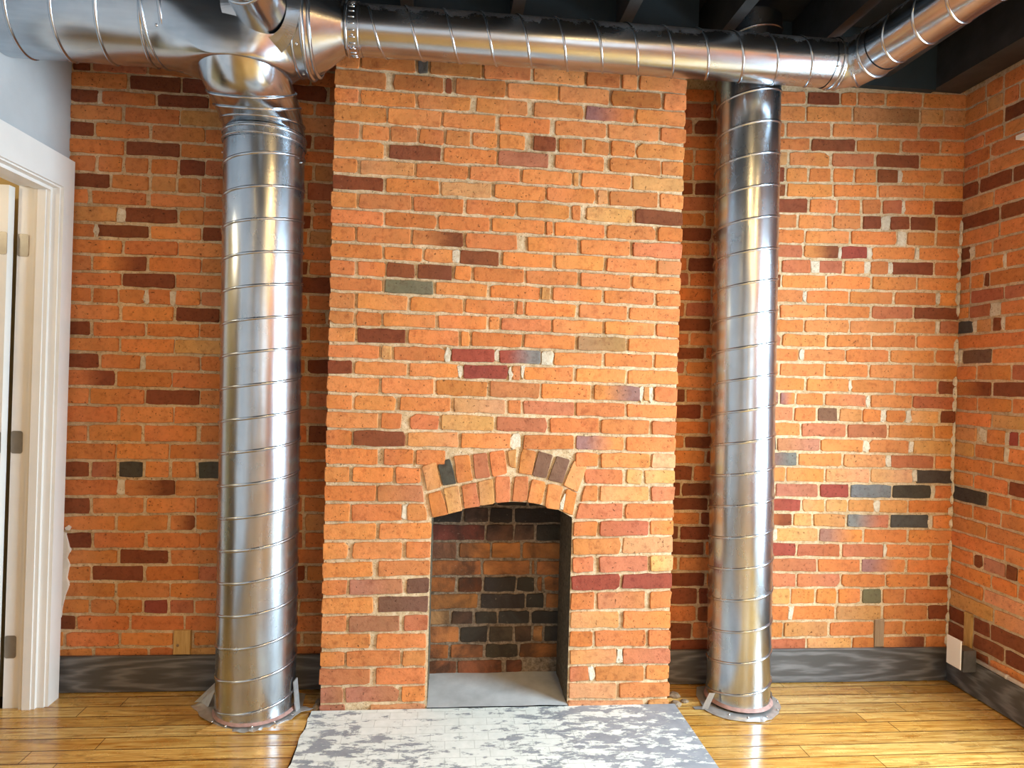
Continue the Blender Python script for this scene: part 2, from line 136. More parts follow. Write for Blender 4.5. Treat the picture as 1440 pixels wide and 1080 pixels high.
    "1596,1698,749,747,802,801,t;1708,1806,748,748,801,802,t;1814,1934,749,748,801,803,t;1933,1962,747,748,801,801,M;1961,2095,748,746,803,800,t;2105,2317,748,748,802,802,o;"
    "1129,1332,688,686,739,737,d;936,1118,689,688,739,738,o;1338,1545,686,685,739,736,D;1557,1638,685,684,738,737,t;1650,1799,684,680,738,735,t;1809,2007,681,678,735,734,X;"
    "2018,2199,679,677,735,736,k;2198,2221,678,679,735,735,M;2222,2316,676,675,734,735,o;1034,1236,621,620,677,674,d;936,1023,623,624,679,678,d;1242,1453,620,616,674,672,o;"
    "1453,1479,617,617,672,673,M;1480,1671,616,613,673,672,t;1681,1883,613,611,670,668,V;1893,2098,611,610,668,666,o;2109,2318,610,606,667,665,o;1154,1356,553,549,610,608,o;"
    "938,1143,556,552,612,607,d;1361,1568,551,549,608,604,R;1579,1779,549,546,602,601,r;1790,1984,545,543,602,599,r;1981,2002,545,544,599,598,M;2001,2210,544,540,600,595,o;"
    "2221,2317,542,541,596,596,o;1035,1242,486,483,542,539,o;936,1024,488,486,542,542,o;1461,1667,482,479,536,535,r;1678,1875,478,478,535,531,o;1888,2095,476,476,534,531,V;"
    "2107,2317,474,474,531,529,o;1162,1359,417,414,471,469,o;948,1150,417,414,473,472,d;1365,1571,414,411,471,468,r;1583,1783,411,411,467,465,r;1793,1997,412,408,466,464,o;"
    "2007,2208,408,407,465,461,o;2219,2317,407,406,461,460,d;1129,1333,336,335,404,403,d;936,1118,337,336,406,404,d;1339,1546,337,334,402,400,t;1557,1664,335,336,402,398,o;"
    "1674,1767,336,334,399,400,o;1779,1881,335,336,399,398,o;1894,1983,335,335,396,396,g;1993,2092,335,334,396,396,o;2104,2317,333,334,397,393,o;1125,1329,262,261,324,324,d;"
    "936,1114,262,261,327,326,o;1334,1545,262,262,325,322,o;1544,1565,263,263,323,324,M;1563,1763,261,263,323,322,o;1773,1983,261,260,321,322,t;1997,2206,261,259,322,321,o;"
    "2216,2318,260,260,321,321,d;1107,1303,188,187,252,250,o;936,1096,188,186,250,250,d;1307,1518,187,187,249,249,o;1528,1731,189,188,250,250,t;1743,1951,188,190,248,250,o;"
    "2001,2093,190,191,249,248,o;2106,2316,190,190,250,248,o;1220,1416,118,118,176,177,r;1007,1209,119,120,175,176,d;936,996,121,119,174,175,o;1422,1629,119,118,174,176,r;"
    "1640,1844,118,117,177,177,t;1854,1954,116,116,178,177,o;1998,2200,116,116,177,178,D;2211,2318,117,115,180,179,o"
)
BRICKS_SIDE = (
    "0,103,2591,2592,2653,2652,o;114,196,2592,2592,2653,2654,o;207,403,2592,2592,2654,2653,o;408,554,2594,2593,2652,2652,t;-1,114,2518,2517,2580,2582,o;125,198,2519,2518,2582,2581,t;"
    "210,277,2519,2519,2582,2582,o;288,482,2518,2519,2580,2582,o;488,554,2517,2518,2582,2581,r;0,201,2451,2451,2506,2506,o;213,407,2449,2451,2506,2504,d;414,554,2450,2451,2507,2505,d;"
    "-1,105,2386,2385,2438,2437,o;117,206,2387,2386,2440,2438,o;216,412,2385,2386,2438,2437,o;416,554,2387,2387,2437,2440,o;-1,137,2318,2316,2375,2375,o;149,361,2318,2316,2375,2373,o;"
    "366,554,2316,2316,2374,2375,o;1,77,2252,2251,2305,2305,o;88,134,2250,2252,2304,2304,o;147,365,2250,2250,2305,2305,o;369,554,2251,2251,2304,2305,o;-1,83,2182,2181,2240,2240,d;"
    "96,256,2181,2182,2240,2240,d;268,463,2181,2182,2239,2238,d;468,554,2181,2183,2238,2238,o;-1,166,2107,2106,2170,2171,t;176,371,2106,2107,2171,2170,o;377,554,2109,2106,2170,2170,o;"
    "1,199,2037,2036,2096,2095,d;211,406,2038,2037,2095,2094,d;411,554,2035,2037,2096,2096,o;1,201,1965,1966,2023,2025,o;213,407,1967,1968,2025,2023,o;413,554,1968,1966,2024,2024,d;"
    "0,49,1900,1902,1956,1954,d;49,82,1900,1900,1955,1955,M;82,165,1901,1901,1953,1954,o;177,378,1900,1902,1956,1956,o;383,554,1900,1900,1954,1955,o;0,53,1830,1832,1890,1888,d;"
    "62,230,1831,1833,1890,1889,o;228,246,1830,1832,1888,1889,M;247,445,1830,1832,1888,1890,o;451,554,1832,1831,1888,1889,o;1,52,1763,1763,1819,1820,o;63,129,1763,1763,1818,1820,o;"
    "140,159,1764,1761,1819,1820,d;168,383,1761,1763,1820,1818,o;388,554,1762,1762,1820,1820,o;0,56,1698,1696,1751,1751,o;67,234,1698,1697,1752,1750,r;245,439,1695,1698,1750,1749,r;"
    "444,554,1695,1695,1751,1751,r;0,53,1633,1634,1685,1684,o;63,172,1634,1634,1685,1685,r;170,229,1633,1633,1684,1683,M;228,425,1634,1632,1683,1685,o;432,554,1632,1633,1685,1686,o;"
    "-1,78,1567,1567,1620,1621,k;79,106,1565,1566,1622,1620,M;105,175,1567,1566,1622,1621,t;188,228,1565,1566,1622,1622,d;229,254,1568,1567,1620,1620,M;252,453,1566,1565,1622,1622,o;"
    "458,554,1566,1566,1620,1620,o;1,393,1499,1500,1555,1554,o;399,554,1501,1500,1556,1556,t;-3,29,1429,1432,1489,1489,M;28,183,1430,1431,1487,1490,B;193,397,1430,1430,1488,1489,o;"
    "401,554,1431,1431,1488,1487,p;-1,104,1358,1359,1417,1417,o;114,284,1359,1358,1420,1420,o;294,489,1357,1359,1420,1420,r;495,554,1358,1357,1418,1419,o;0,189,1289,1288,1347,1347,D;"
    "203,402,1289,1289,1347,1347,d;407,554,1289,1289,1347,1345,d;-1,115,1224,1221,1277,1277,o;125,291,1221,1223,1278,1278,o;301,497,1222,1224,1278,1277,o;502,554,1221,1222,1276,1278,t;"
    "-1,194,1155,1156,1211,1210,o;206,406,1156,1156,1210,1210,t;412,554,1157,1156,1210,1212,t;1,121,1086,1086,1143,1143,t;140,180,1085,1087,1145,1144,M;179,270,1085,1086,1145,1145,o;"
    "268,292,1085,1085,1144,1143,M;291,330,1087,1087,1144,1145,R;341,535,1088,1085,1144,1144,o;-1,107,1017,1017,1075,1074,t;119,265,1018,1017,1075,1076,o;266,289,1017,1016,1074,1074,M;"
    "287,486,1018,1015,1073,1074,o;491,554,1016,1015,1073,1073,t;-1,209,950,950,1006,1005,o;220,415,949,950,1004,1006,o;421,554,949,952,1005,1004,r;1,109,882,884,937,939,o;"
    "119,289,882,881,938,939,o;300,494,883,882,937,937,d;500,554,884,883,938,939,d;1,186,812,813,871,870,k;196,302,814,812,870,872,o;312,506,814,813,870,870,o;512,554,813,814,870,869,t;"
    "0,109,747,745,801,801,o;119,256,745,747,801,802,o;268,461,745,747,801,802,o;467,554,746,747,801,800,o;1,187,676,678,734,735,o;197,425,675,678,734,733,o;432,554,676,677,734,733,p;"
    "1,281,607,607,666,666,o;291,487,607,607,664,664,o;492,554,606,608,664,664,o;1,124,539,540,596,595,o;134,175,539,541,593,595,d;185,291,539,541,595,593,P;300,347,540,540,595,594,d;"
    "357,553,539,539,594,595,o;-1,219,472,473,527,527,o;230,348,472,472,528,528,o;360,554,473,475,528,528,o;1,182,407,406,462,460,o;194,437,407,407,460,460,w;442,554,406,408,460,460,o;"
    "1,236,332,334,395,393,t;248,444,333,333,393,396,w;448,554,333,332,396,394,p;-1,92,262,262,320,322,d;141,223,260,260,321,320,d;232,443,260,260,320,322,d;448,554,260,259,322,320,t;"
    "-1,95,191,190,249,249,d;144,297,191,191,248,248,d;309,505,190,191,250,247,d;509,554,191,190,249,249,p;147,222,116,116,178,177,d;234,449,115,115,178,179,o;454,554,117,115,178,177,d"
)
BRICKS_FIREBOX = (
    "-61,77,680,680,739,741,k;89,192,679,680,740,741,B;201,299,678,678,740,739,k;311,525,679,679,740,739,k;-61,180,600,601,668,666,R;188,301,600,602,668,668,B;310,396,602,601,669,667,B;"
    "408,524,601,600,668,669,k;-59,59,521,522,590,588,P;72,204,524,521,589,589,o;215,337,522,523,588,590,o;348,526,523,521,589,589,o;-61,164,450,449,510,509,o;175,379,449,451,509,511,o;"
    "389,401,450,450,510,510,o;411,526,450,451,509,510,o;-60,57,378,376,440,437,o;70,172,376,376,440,438,d;183,319,379,377,440,440,k;329,402,379,377,440,437,k;416,437,377,378,437,439,o;"
    "449,526,378,378,440,437,o;-60,156,303,303,365,367,o;169,362,303,301,366,365,k;371,447,303,303,367,367,k;458,524,303,301,366,365,o;-59,36,236,234,289,291,w;47,137,235,236,289,290,B;"
    "149,241,236,235,289,289,k;252,383,237,235,291,290,k;393,526,234,236,289,290,k;-59,76,156,156,224,223,o;87,202,157,156,222,225,k;213,312,156,157,224,223,g;324,394,156,156,222,225,B;"
    "405,444,157,156,222,225,t;454,526,156,158,223,223,k;-59,35,87,87,144,145,o;45,184,88,86,144,144,o;196,336,87,87,144,145,g;347,526,88,85,144,146,o;-59,68,19,21,75,74,p;78,269,19,21,74,75,r;"
    "287,357,20,20,75,74,r"
)
BRICKS_ARCH = "-61,844,-14,860,17,770,-42,755,o;-4,867,50,881,71,786,19,770,t;68,881,120,893,139,803,81,791,p;133,895,186,908,197,813,143,803,t;200,914,258,918,259,821,204,815,p;277,918,329,919,326,821,269,819,p;345,906,401,896,384,810,331,818,o;413,893,472,880,455,788,400,799,o;486,869,528,856,511,767,473,783,o;470,833,484,861,474,782,457,788,M;-89,952,-39,971,-13,877,-65,858,t;-30,968,18,984,44,892,-6,880,k;34,995,93,1001,109,903,50,892,o;108,1003,161,1008,177,918,120,909,r;173,1014,232,1022,243,930,188,919,o;246,1019,280,1026,278,952,253,960,t;301,1027,356,1019,343,928,289,933,o;368,1019,423,1006,401,915,349,925,B;443,1001,494,988,468,897,412,907,B;513,983,564,962,528,861,474,886,t"
INTRADOS = [(-0.0422, 0.7522), (0.0189, 0.7678), (0.0813, 0.789), (0.1431, 0.8015), (0.204, 0.814), (0.2688, 0.8179), (0.3286, 0.8162), (0.3844, 0.8067), (0.4574, 0.7863), (0.5114, 0.7611)]
import bpy, math, random
from mathutils import Vector, Matrix, noise
random.seed(11)
PI = math.pi
scene = bpy.context.scene
col = scene.collection

# ------------------------------------------------------------------ helpers
def link(o):
    col.objects.link(o)
    return o

def tag(o, label, cat, group=None):
    o['label'] = label
    o['category'] = cat
    if group:
        o['group'] = group
    return o

def empty(name, loc, label=None, cat=None, group=None):
    o = link(bpy.data.objects.new(name, None))
    o.location = loc
    o.empty_display_size = .1
    if label:
        tag(o, label, cat, group)
    return o

def structure(o):
    o['kind'] = 'structure'
    return o

class MB:
    """collects verts/faces/colours/material indices for ONE mesh"""
    def __init__(s):
        s.v = []; s.f = []; s.c = []; s.m = []; s.sm = []
    def add(s, vs, fs, c=(1, 1, 1), mi=0, smooth=False):
        b = len(s.v)
        s.v += [tuple(p) for p in vs]
        if isinstance(c, list):
            s.c += c
        else:
            s.c += [c] * len(vs)
        for f in fs:
            s.f.append([b + i for i in f]); s.m.append(mi); s.sm.append(smooth)
    def box(s, x0, y0, z0, x1, y1, z1, c=(1, 1, 1), mi=0):
        vs = [(x0, y0, z0), (x1, y0, z0), (x1, y1, z0), (x0, y1, z0), (x0, y0, z1), (x1, y0, z1), (x1, y1, z1), (x0, y1, z1)]
        s.add(vs, [(0, 3, 2, 1), (4, 5, 6, 7), (0, 1, 5, 4), (1, 2, 6, 5), (2, 3, 7, 6), (3, 0, 4, 7)], c, mi)
    def grid(s, o, u, v, nu, nv, c=(1, 1, 1), mi=0, flip=False):
        o = Vector(o); u = Vector(u); v = Vector(v)
        vs = [o + u * (i / nu) + v * (j / nv) for j in range(nv + 1) for i in range(nu + 1)]
        fs = []
        for j in range(nv):
            for i in range(nu):
                a = j * (nu + 1) + i
                q = (a, a + 1, a + nu + 2, a + nu + 1)
                fs.append(q[::-1] if flip else q)
        s.add(vs, fs, c, mi)
    def tube(s, pts, rad, seg=64, cap=False, mi=0, wob=0.0, up=None):
        """circles swept along a polyline with mitred joints"""
        pts = [Vector(p) for p in pts]
        n = len(pts)
        dirs = [(pts[i + 1] - pts[i]).normalized() for i in range(n - 1)]
        x = dirs[0].orthogonal().normalized() if up is None else Vector(up)
        x = (x - dirs[0] * x.dot(dirs[0])).normalized()
        vs = []
        for i in range(n):
            r = rad[i] if isinstance(rad, (list, tuple)) else rad
            if i == 0: t = dirs[0]; prev = dirs[0]
            elif i == n - 1: t = dirs[-1]; prev = dirs[-1]
            else:
                t = (dirs[i - 1] + dirs[i]).normalized(); prev = dirs[i - 1]
            if i > 0:
                x = (x - prev * x.dot(prev)).normalized()
            y = prev.cross(x)
            den = t.dot(prev)
            for k in range(seg):
                a = 2 * PI * k / seg
                rr = r + wob * noise.noise(Vector((math.cos(a) * 1.5, math.sin(a) * 1.5, i * .35)))
                p = x * (math.cos(a) * rr) + y * (math.sin(a) * rr)
                p = p - prev * (p.dot(t) / den)      # onto the mitre plane
                vs.append(pts[i] + p)
        fs = []
        for i in range(n - 1):
            for k in range(seg):
                a = i * seg + k; b = i * seg + (k + 1) % seg
                fs.append((a, b, b + seg, a + seg))
        if cap:
            fs.append(tuple(range(seg))[::-1]); fs.append(tuple(range((n - 1) * seg, n * seg)))
        s.add(vs, fs, (1, 1, 1), mi, True)
    def helix(s, p0, p1, r, pitch, phase=0., hand=1, w=.012, h=.0046, seg=48, mi=0):
        """raised lock seam of a spiral duct"""
        p0 = Vector(p0); p1 = Vector(p1); d = p1 - p0; L = d.length; d.normalize()
        x = d.orthogonal().normalized()
        if abs(d.z) > .9: x = Vector((1, 0, 0)); 
        elif abs(d.x) > .7: x = Vector((0, 0, 1))
        else: x = Vector((0, 0, 1))
        x = (x - d * x.dot(d)).normalized(); y = d.cross(x)
        turns = L / pitch; n = int(turns * seg) + 1
        prof = [(-w / 2, -.001), (-w * .36, h * .8), (0, h), (w * .36, h * .8), (w / 2, -.001)]
        vs = []
        for i in range(n + 1):
            t = i / n * turns
            a = hand * 2 * PI * t + phase
            rad = x * math.cos(a) + y * math.sin(a)
            for (q, hh) in prof:
                z = min(max(t * pitch + q, 0), L)
                vs.append(p0 + d * z + rad * (r + hh))
        fs = []
        for i in range(n):
            for k in range(4):
                a = i * 5 + k
                fs.append((a, a + 1, a + 6, a + 5))
        s.add(vs, fs, (1, 1, 1), mi, True)
    def bead(s, c, d, r, w=.02, h=.006, seg=64, mi=0, prof=None):
        """rolled bead or band round a pipe"""
        c = Vector(c); d = Vector(d).normalized(); x = d.orthogonal().normalized(); y = d.cross(x)
        if prof is None:
            prof = [(-w / 2, -.002), (-w / 2.6, h * .7), (-w / 6, h), (w / 6, h), (w / 2.6, h * .7), (w / 2, -.002)]
        n = len(prof); vs = []
        for k in range(seg):
            a = 2 * PI * k / seg; rad = x * math.cos(a) + y * math.sin(a)
            for q, hh in prof:
                vs.append(c + d * q + rad * (r + hh))
        fs = []
        for k in range(seg):
            for j in range(n - 1):
                a = k * n + j; b = ((k + 1) % seg) * n + j
                fs.append((a, b, b + 1, a + 1))
        s.add(vs, fs, (1, 1, 1), mi, True)
    def build(s, name, mats, parent=None, origin=None):
        me = bpy.data.meshes.new(name)
        o3 = Vector(origin) if origin is not None else Vector((0, 0, 0))
        if parent is not None and origin is None:
            o3 = Vector(parent.location)
        me.from_pydata([tuple(Vector(p) - o3) for p in s.v], [], s.f)
        for m in (mats if isinstance(mats, (list, tuple)) else [mats]):
            me.materials.append(m)
        me.polygons.foreach_set('material_index', s.m)
        me.polygons.foreach_set('use_smooth', s.sm)
        at = me.color_attributes.new('Tint', 'FLOAT_COLOR', 'POINT')
        buf = []
        for c in s.c: buf += [c[0], c[1], c[2], 1.0]
        at.data.foreach_set('color', buf)
        me.update()
        o = link(bpy.data.objects.new(name, me))
        if parent is not None:
            o.parent = parent
            if origin is not None:
                o.location = o3 - Vector(parent.location)
        else:
            o.location = o3
        return o

# ------------------------------------------------------------------ materials
def new_mat(name):
    m = bpy.data.materials.new(name); m.use_nodes = True
    nt = m.node_tree; nt.nodes.clear()
    out = nt.nodes.new('ShaderNodeOutputMaterial'); b = nt.nodes.new('ShaderNodeBsdfPrincipled')
    nt.links.new(b.outputs[0], out.inputs[0])
    return m, nt, b
class N:
    def __init__(s, nt): s.nt = nt
    def n(s, t, **kw):
        x = s.nt.nodes.new('ShaderNode' + t)
        for k, v in kw.items(): setattr(x, k, v)
        return x
    def l(s, a, b): s.nt.links.new(a, b)
    def coord(s, scale=(1, 1, 1), kind='Object'):
        t = s.n('TexCoord'); m = s.n('Mapping'); m.inputs['Scale'].default_value = scale
        s.l(t.outputs[kind], m.inputs[0]); return m.outputs[0]
    def noise(s, vec, scale, detail=3, rough=.55, dist=0):
        x = s.n('TexNoise'); s.l(vec, x.inputs['Vector']); x.inputs['Scale'].default_value = scale
        x.inputs['Detail'].default_value = detail; x.inputs['Roughness'].default_value = rough; x.inputs['Distortion'].default_value = dist
        return x.outputs['Fac']
    def ramp(s, fac, stops):
        r = s.n('ValToRGB'); s.l(fac, r.inputs[0])
        e = r.color_ramp.elements
        while len(e) < len(stops): e.new(.5)
        for i, (p, c) in enumerate(stops):
            e[i].position = p; e[i].color = (c[0], c[1], c[2], 1) if isinstance(c, (tuple, list)) else (c, c, c, 1)
        return r.outputs[0]
    def mix(s, fac, a, b, mode='MIX'):
        x = s.n('Mix', data_type='RGBA', blend_type=mode)
        for v, i in ((fac, 0), (a, 6), (b, 7)):
            if isinstance(v, (int, float)): x.inputs[i].default_value = v
            elif isinstance(v, tuple): x.inputs[i].default_value = (v[0], v[1], v[2], 1)
            else: s.l(v, x.inputs[i])
        return x.outputs[2]
    def math(s, op, a, b=0.):
        x = s.n('Math', operation=op)
        for i, v in enumerate((a, b)):
            if isinstance(v, (int, float)): x.inputs[i].default_value = v
            else: s.l(v, x.inputs[i])
        return x.outputs[0]
    def bump(s, bsdf, h, strength=.3, dist=.004):
        x = s.n('Bump'); x.inputs['Strength'].default_value = strength; x.inputs['Distance'].default_value = dist
        s.l(h, x.inputs['Height']); s.l(x.outputs[0], bsdf.inputs['Normal'])
    def tint(s):
        a = s.n('VertexColor'); a.layer_name = 'Tint'; return a.outputs[0]

def mat_brick():
    m, nt, b = new_mat('old_brick'); k = N(nt); c = k.coord()
    t = k.tint()
    big = k.noise(c, 17, 5, .65)
    v1 = k.mix(k.ramp(big, [(.3, 0.), (.72, 1.)]), t, k.mix(1.0, t, (1.30, 1.25, 1.25), 'MULTIPLY'))
    v2 = k.mix(k.ramp(k.noise(c, 42, 4, .65), [(.50, 0.), (.72, .8)]), v1, k.mix(1.0, v1, (.62, .50, .48), 'MULTIPLY'))
    pits = k.ramp(k.noise(c, 105, 3, .55), [(.64, 0.), (.70, 1.)])
    v3 = k.mix(k.math('MULTIPLY', pits, .75), v2, (.05, .018, .006))
    lime = k.ramp(k.noise(c, 75, 4, .7, .4), [(.68, 0.), (.80, .5)])
    v4 = k.mix(lime, v3, (.62, .46, .30))
    k.l(v4, b.inputs['Base Color']); b.inputs['Roughness'].default_value = .88
    b.inputs['Specular IOR Level'].default_value = .25
    h = k.math('ADD', k.noise(c, 60, 5, .7), k.math('MULTIPLY', pits, -.9))
    k.bump(b, h, .55, .005)
    return m
def mat_mortar(name, base, dark, light):
    m, nt, b = new_mat(name); k = N(nt); c = k.coord()
    f = k.noise(c, 55, 5, .7)
    c1 = k.ramp(f, [(.28, dark), (.5, base), (.72, light)])
    g = k.ramp(k.noise(c, 5, 3, .6), [(.3, .72), (.7, 1.05)])
    c2 = k.mix(1.0, c1, g, 'MULTIPLY')
    pits = k.ramp(k.noise(c, 150, 2, .5), [(.64, 0.), (.72, .8)])
    k.l(k.mix(pits, c2, (.10, .06, .03)), b.inputs['Base Color']); b.inputs['Roughness'].default_value = .95
    b.inputs['Specular IOR Level'].default_value = .15
    k.bump(b, k.noise(c, 90, 5, .75), .8, .006)
    return m
def mat_steel(name='galvanized_steel', along=2, base=(.50, .545, .59), rough=.26, dust=False):
    m, nt, b = new_mat(name); k = N(nt)
    sc = [1, 1, 1]; sc[along] = .10
    cs = k.coord(tuple(sc)); c = k.coord()
    st = k.noise(cs, 38, 3, .6)
    blot = k.noise(c, 7, 4, .55, .4)
    colr = k.mix(k.ramp(blot, [(.35, 0.), (.7, 1.)]), base, tuple(x * .80 for x in base))
    colr = k.mix(k.ramp(st, [(.35, 0.), (.7, .6)]), colr, tuple(min(1, x * 1.18) for x in base))
    b.inputs['Metallic'].default_value = 1.
    r = k.math('ADD', k.math('MULTIPLY', blot, .14), k.math('ADD', k.math('MULTIPLY', st, .06), rough - .10))
    if dust:
        # dust lying on the upper side of the pipe
        g = k.n('NewGeometry'); s = k.n('SeparateXYZ'); k.l(g.outputs['True Normal'], s.inputs[0])
        up = k.ramp(k.math('ADD', s.outputs[2], k.math('MULTIPLY', k.math('SUBTRACT', k.noise(c, 9, 6, .75), .5), 1.5)), [(.50, 0.), (.80, .6)])
        colr = k.mix(up, colr, (.07, .066, .06))
        k.l(k.math('SUBTRACT', 1.0, k.math('MULTIPLY', up, .75)), b.inputs['Metallic'])
        r = k.math('ADD', r, k.math('MULTIPLY', up, .4))
    k.l(colr, b.inputs['Base Color']); k.l(r, b.inputs['Roughness'])
    sc2 = [1, 1, 1]; sc2[along] = .3
    k.bump(b, k.noise(k.coord(tuple(sc2)), 9, 2, .4), .22, .012)
    return m
def mat_plain(name, c, rough=.5, metal=0., var=.0, scale=20, bump=0., spec=.5):
    m, nt, b = new_mat(name); k = N(nt)
    b.inputs['Roughness'].default_value = rough; b.inputs['Metallic'].default_value = metal
    b.inputs['Specular IOR Level'].default_value = spec
    cc = k.coord(); f = k.noise(cc, scale, 4, .6)
    k.l(k.ramp(f, [(.3, tuple(x * (1 - var) for x in c)), (.7, tuple(min(1, x * (1 + var)) for x in c))]), b.inputs['Base Color'])
    if bump: k.bump(b, f, bump, .004)
    return m
def mat_floor():
    m, nt, b = new_mat('varnished_pine'); k = N(nt)
    t = k.tint(); cs = k.coord((.9, 14, 14)); c = k.coord()
    g = k.noise(cs, 6, 5, .65, .8)
    c1 = k.mix(k.ramp(g, [(.36, 0.), (.66, 1.)]), t, k.mix(1.0, t, (.52, .34, .15), 'MULTIPLY'))
    g2 = k.noise(k.coord((1.6, 8, 8)), 3.2, 5, .7, 1.2)
    c2 = k.mix(k.ramp(g2, [(.54, 0.), (.72, .8)]), c1, (.105, .042, .010))
    k.l(c2, b.inputs['Base Color'])
    k.l(k.ramp(k.noise(c, 9, 4, .6), [(.3, .17), (.7, .34)]), b.inputs['Roughness'])
    b.inputs['Coat Weight'].default_value = .5; b.inputs['Coat Roughness'].default_value = .12
    k.bump(b, k.noise(k.coord((1, 6, 6)), 5, 3, .5), .12, .006)
    return m
def mat_hearth():
    m, nt, b = new_mat('peeling_paint_on_concrete'); k = N(nt)
    c = k.coord((.75, 1.9, 1)); cw = k.coord((.55, .55, 1))
    a = k.noise(c, 13, 9, .74, .2); w = k.noise(cw, 2.3, 2, .5)
    sx = k.n('SeparateXYZ'); k.l(k.coord(), sx.inputs[0])
    val = k.math('ADD', k.math('ADD', k.math('MULTIPLY', a, .75), k.math('MULTIPLY', w, .42)), k.math('ADD', k.math('MULTIPLY', sx.outputs[0], .105), k.math('MULTIPLY', sx.outputs[1], -.10)))
    mask = k.ramp(val, [(.565, 0.), (.575, 1.)])
    edge = k.ramp(val, [(.548, 0.), (.564, 1.)])
    paint = k.ramp(k.noise(k.coord(), 30, 4, .6), [(.3, (.70, .74, .70)), (.7, (.82, .85, .81))])
    conc = k.ramp(k.noise(k.coord(), 18, 5, .6), [(.3, (.235, .255, .285)), (.7, (.33, .35, .38))])
    br = k.n('TexBrick'); k.l(k.coord(), br.inputs[0]); br.inputs['Scale'].default_value = 1.
    br.inputs['Brick Width'].default_value = .105; br.inputs['Row Height'].default_value = .052; br.inputs['Mortar Size'].default_value = .0014
    br.inputs['Color1'].default_value = (1, 1, 1, 1); br.inputs['Color2'].default_value = (.95, .95, .95, 1); br.inputs['Mortar'].default_value = (.72, .73, .72, 1)
    paint = k.mix(1., paint, br.outputs[0], 'MULTIPLY')
    cc = k.mix(mask, paint, conc)
    cc = k.mix(k.math('MULTIPLY', k.math('SUBTRACT', edge, mask), .5), cc, (.22, .23, .23))
    k.l(cc, b.inputs['Base Color']); b.inputs['Roughness'].default_value = .6
    k.bump(b, k.math('SUBTRACT', k.math('MULTIPLY', k.noise(k.coord(), 40, 4), .4), mask), .6, .003)
    return m
def mat_board():
    m, nt, b = new_mat('grey_stained_board'); k = N(nt)
    w = k.n('TexWave', wave_type='RINGS', rings_direction='SPHERICAL')
    tc = k.n('TexCoord'); mp = k.n('Mapping'); k.l(tc.outputs['Object'], mp.inputs[0])
    mp.inputs['Location'].default_value = (-.66 * .17, -.66 * .17, -.062 * 1.3); mp.inputs['Scale'].default_value = (.17, .17, 1.3)
    k.l(mp.outputs[0], w.inputs['Vector'])
    w.inputs['Scale'].default_value = 15; w.inputs['Distortion'].default_value = 4.5; w.inputs['Detail'].default_value = 2; w.inputs['Detail Scale'].default_value = 2.2
    f = k.math('ADD', k.math('MULTIPLY', w.outputs['Fac'], .55), k.math('MULTIPLY', k.noise(k.coord((.3, .3, 3)), 30, 4), .45))
    k.l(k.ramp(f, [(.3, (.075, .072, .069)), (.62, (.115, .112, .112)), (.9, (.20, .20, .20))]), b.inputs['Base Color'])
    b.inputs['Roughness'].default_value = .5
    k.bump(b, f, .15, .002)
    return m
def mat_wood(name, a, bcol, axis=2):
    m, nt, b = new_mat(name); k = N(nt); s = [12, 12, 12]; s[axis] = 1.2
    f = k.noise(k.coord(tuple(s)), 6, 4, .6, 1.)
    k.l(k.ramp(f, [(.3, a), (.7, bcol)]), b.inputs['Base Color']); b.inputs['Roughness'].default_value = .7
    return m
def mat_soot_shade_brick():
    m, nt, b = new_mat('sooty_shaded_brick'); k = N(nt); c = k.coord(); t = k.tint()
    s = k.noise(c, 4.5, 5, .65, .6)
    v = k.mix(k.ramp(s, [(.36, .22), (.60, .86)]), t, (.035, .026, .02))  # soot blotches, strengthened overall to paint in the shade of the recess
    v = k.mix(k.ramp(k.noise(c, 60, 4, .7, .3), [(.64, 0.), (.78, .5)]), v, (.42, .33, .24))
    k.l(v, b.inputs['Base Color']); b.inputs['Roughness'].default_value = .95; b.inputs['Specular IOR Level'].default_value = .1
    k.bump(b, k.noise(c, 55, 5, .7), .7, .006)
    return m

M_brick = mat_brick(); M_soot_shade = mat_soot_shade_brick()
M_mortar = mat_mortar('lime_mortar', (.71, .53, .32), (.48, .32, .16), (.84, .70, .49))
M_mortar_w = mat_mortar('white_mortar', (.76, .66, .50), (.58, .46, .31), (.86, .79, .66))
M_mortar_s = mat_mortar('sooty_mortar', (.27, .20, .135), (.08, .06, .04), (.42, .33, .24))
M_parge = mat_mortar('rough_parging', (.13, .10, .065), (.055, .042, .03), (.22, .17, .11))
M_steel = mat_steel()
M_steel_h = mat_steel('galvanized_steel_horizontal', 0, rough=.25, dust=True)
M_steel_y = mat_steel('galvanized_steel_run', 1, rough=.2, dust=True)
M_tin = mat_plain('crimped_sheet_steel', (.60, .60, .59), .42, .75, .15, 30, .4)
M_screw = mat_plain('zinc_screw', (.7, .7, .68), .25, 1.)
M_seal = mat_plain('red_sealant', (.36, .21, .18), .6, 0, .3, 40, .3)
M_floor = mat_floor(); M_hearth = mat_hearth(); M_board = mat_board()
M_conc = mat_plain('smooth_concrete', (.46, .475, .48), .7, 0, .16, 9, .15, .3)
M_white = mat_plain('white_trim_paint', (.80, .79, .76), .38, 0, .03, 6)
M_grey = mat_plain('grey_wall_paint', (.50, .53, .55), .7, 0, .05, 7, .05, .3)
M_cream = mat_plain('cream_wall_paint', (.66, .62, .54), .8, 0, .04, 5, 0, .3)
M_black = mat_plain('black_ceiling_paint', (.018, .020, .022), .7, 0, .3, 9, .2, .3)
M_joist = mat_plain('black_joist_paint', (.032, .033, .034), .55, 0, .3, 14, .25, .4)
M_blue = mat_plain('dark_slate_paint', (.022, .035, .042), .6, 0, .2, 8, .1, .4)
M_nickel = mat_plain('satin_nickel', (.36, .335, .29), .40, .75, .08, 30)
M_block = mat_wood('pale_pine_block', (.42, .24, .07), (.62, .40, .15))
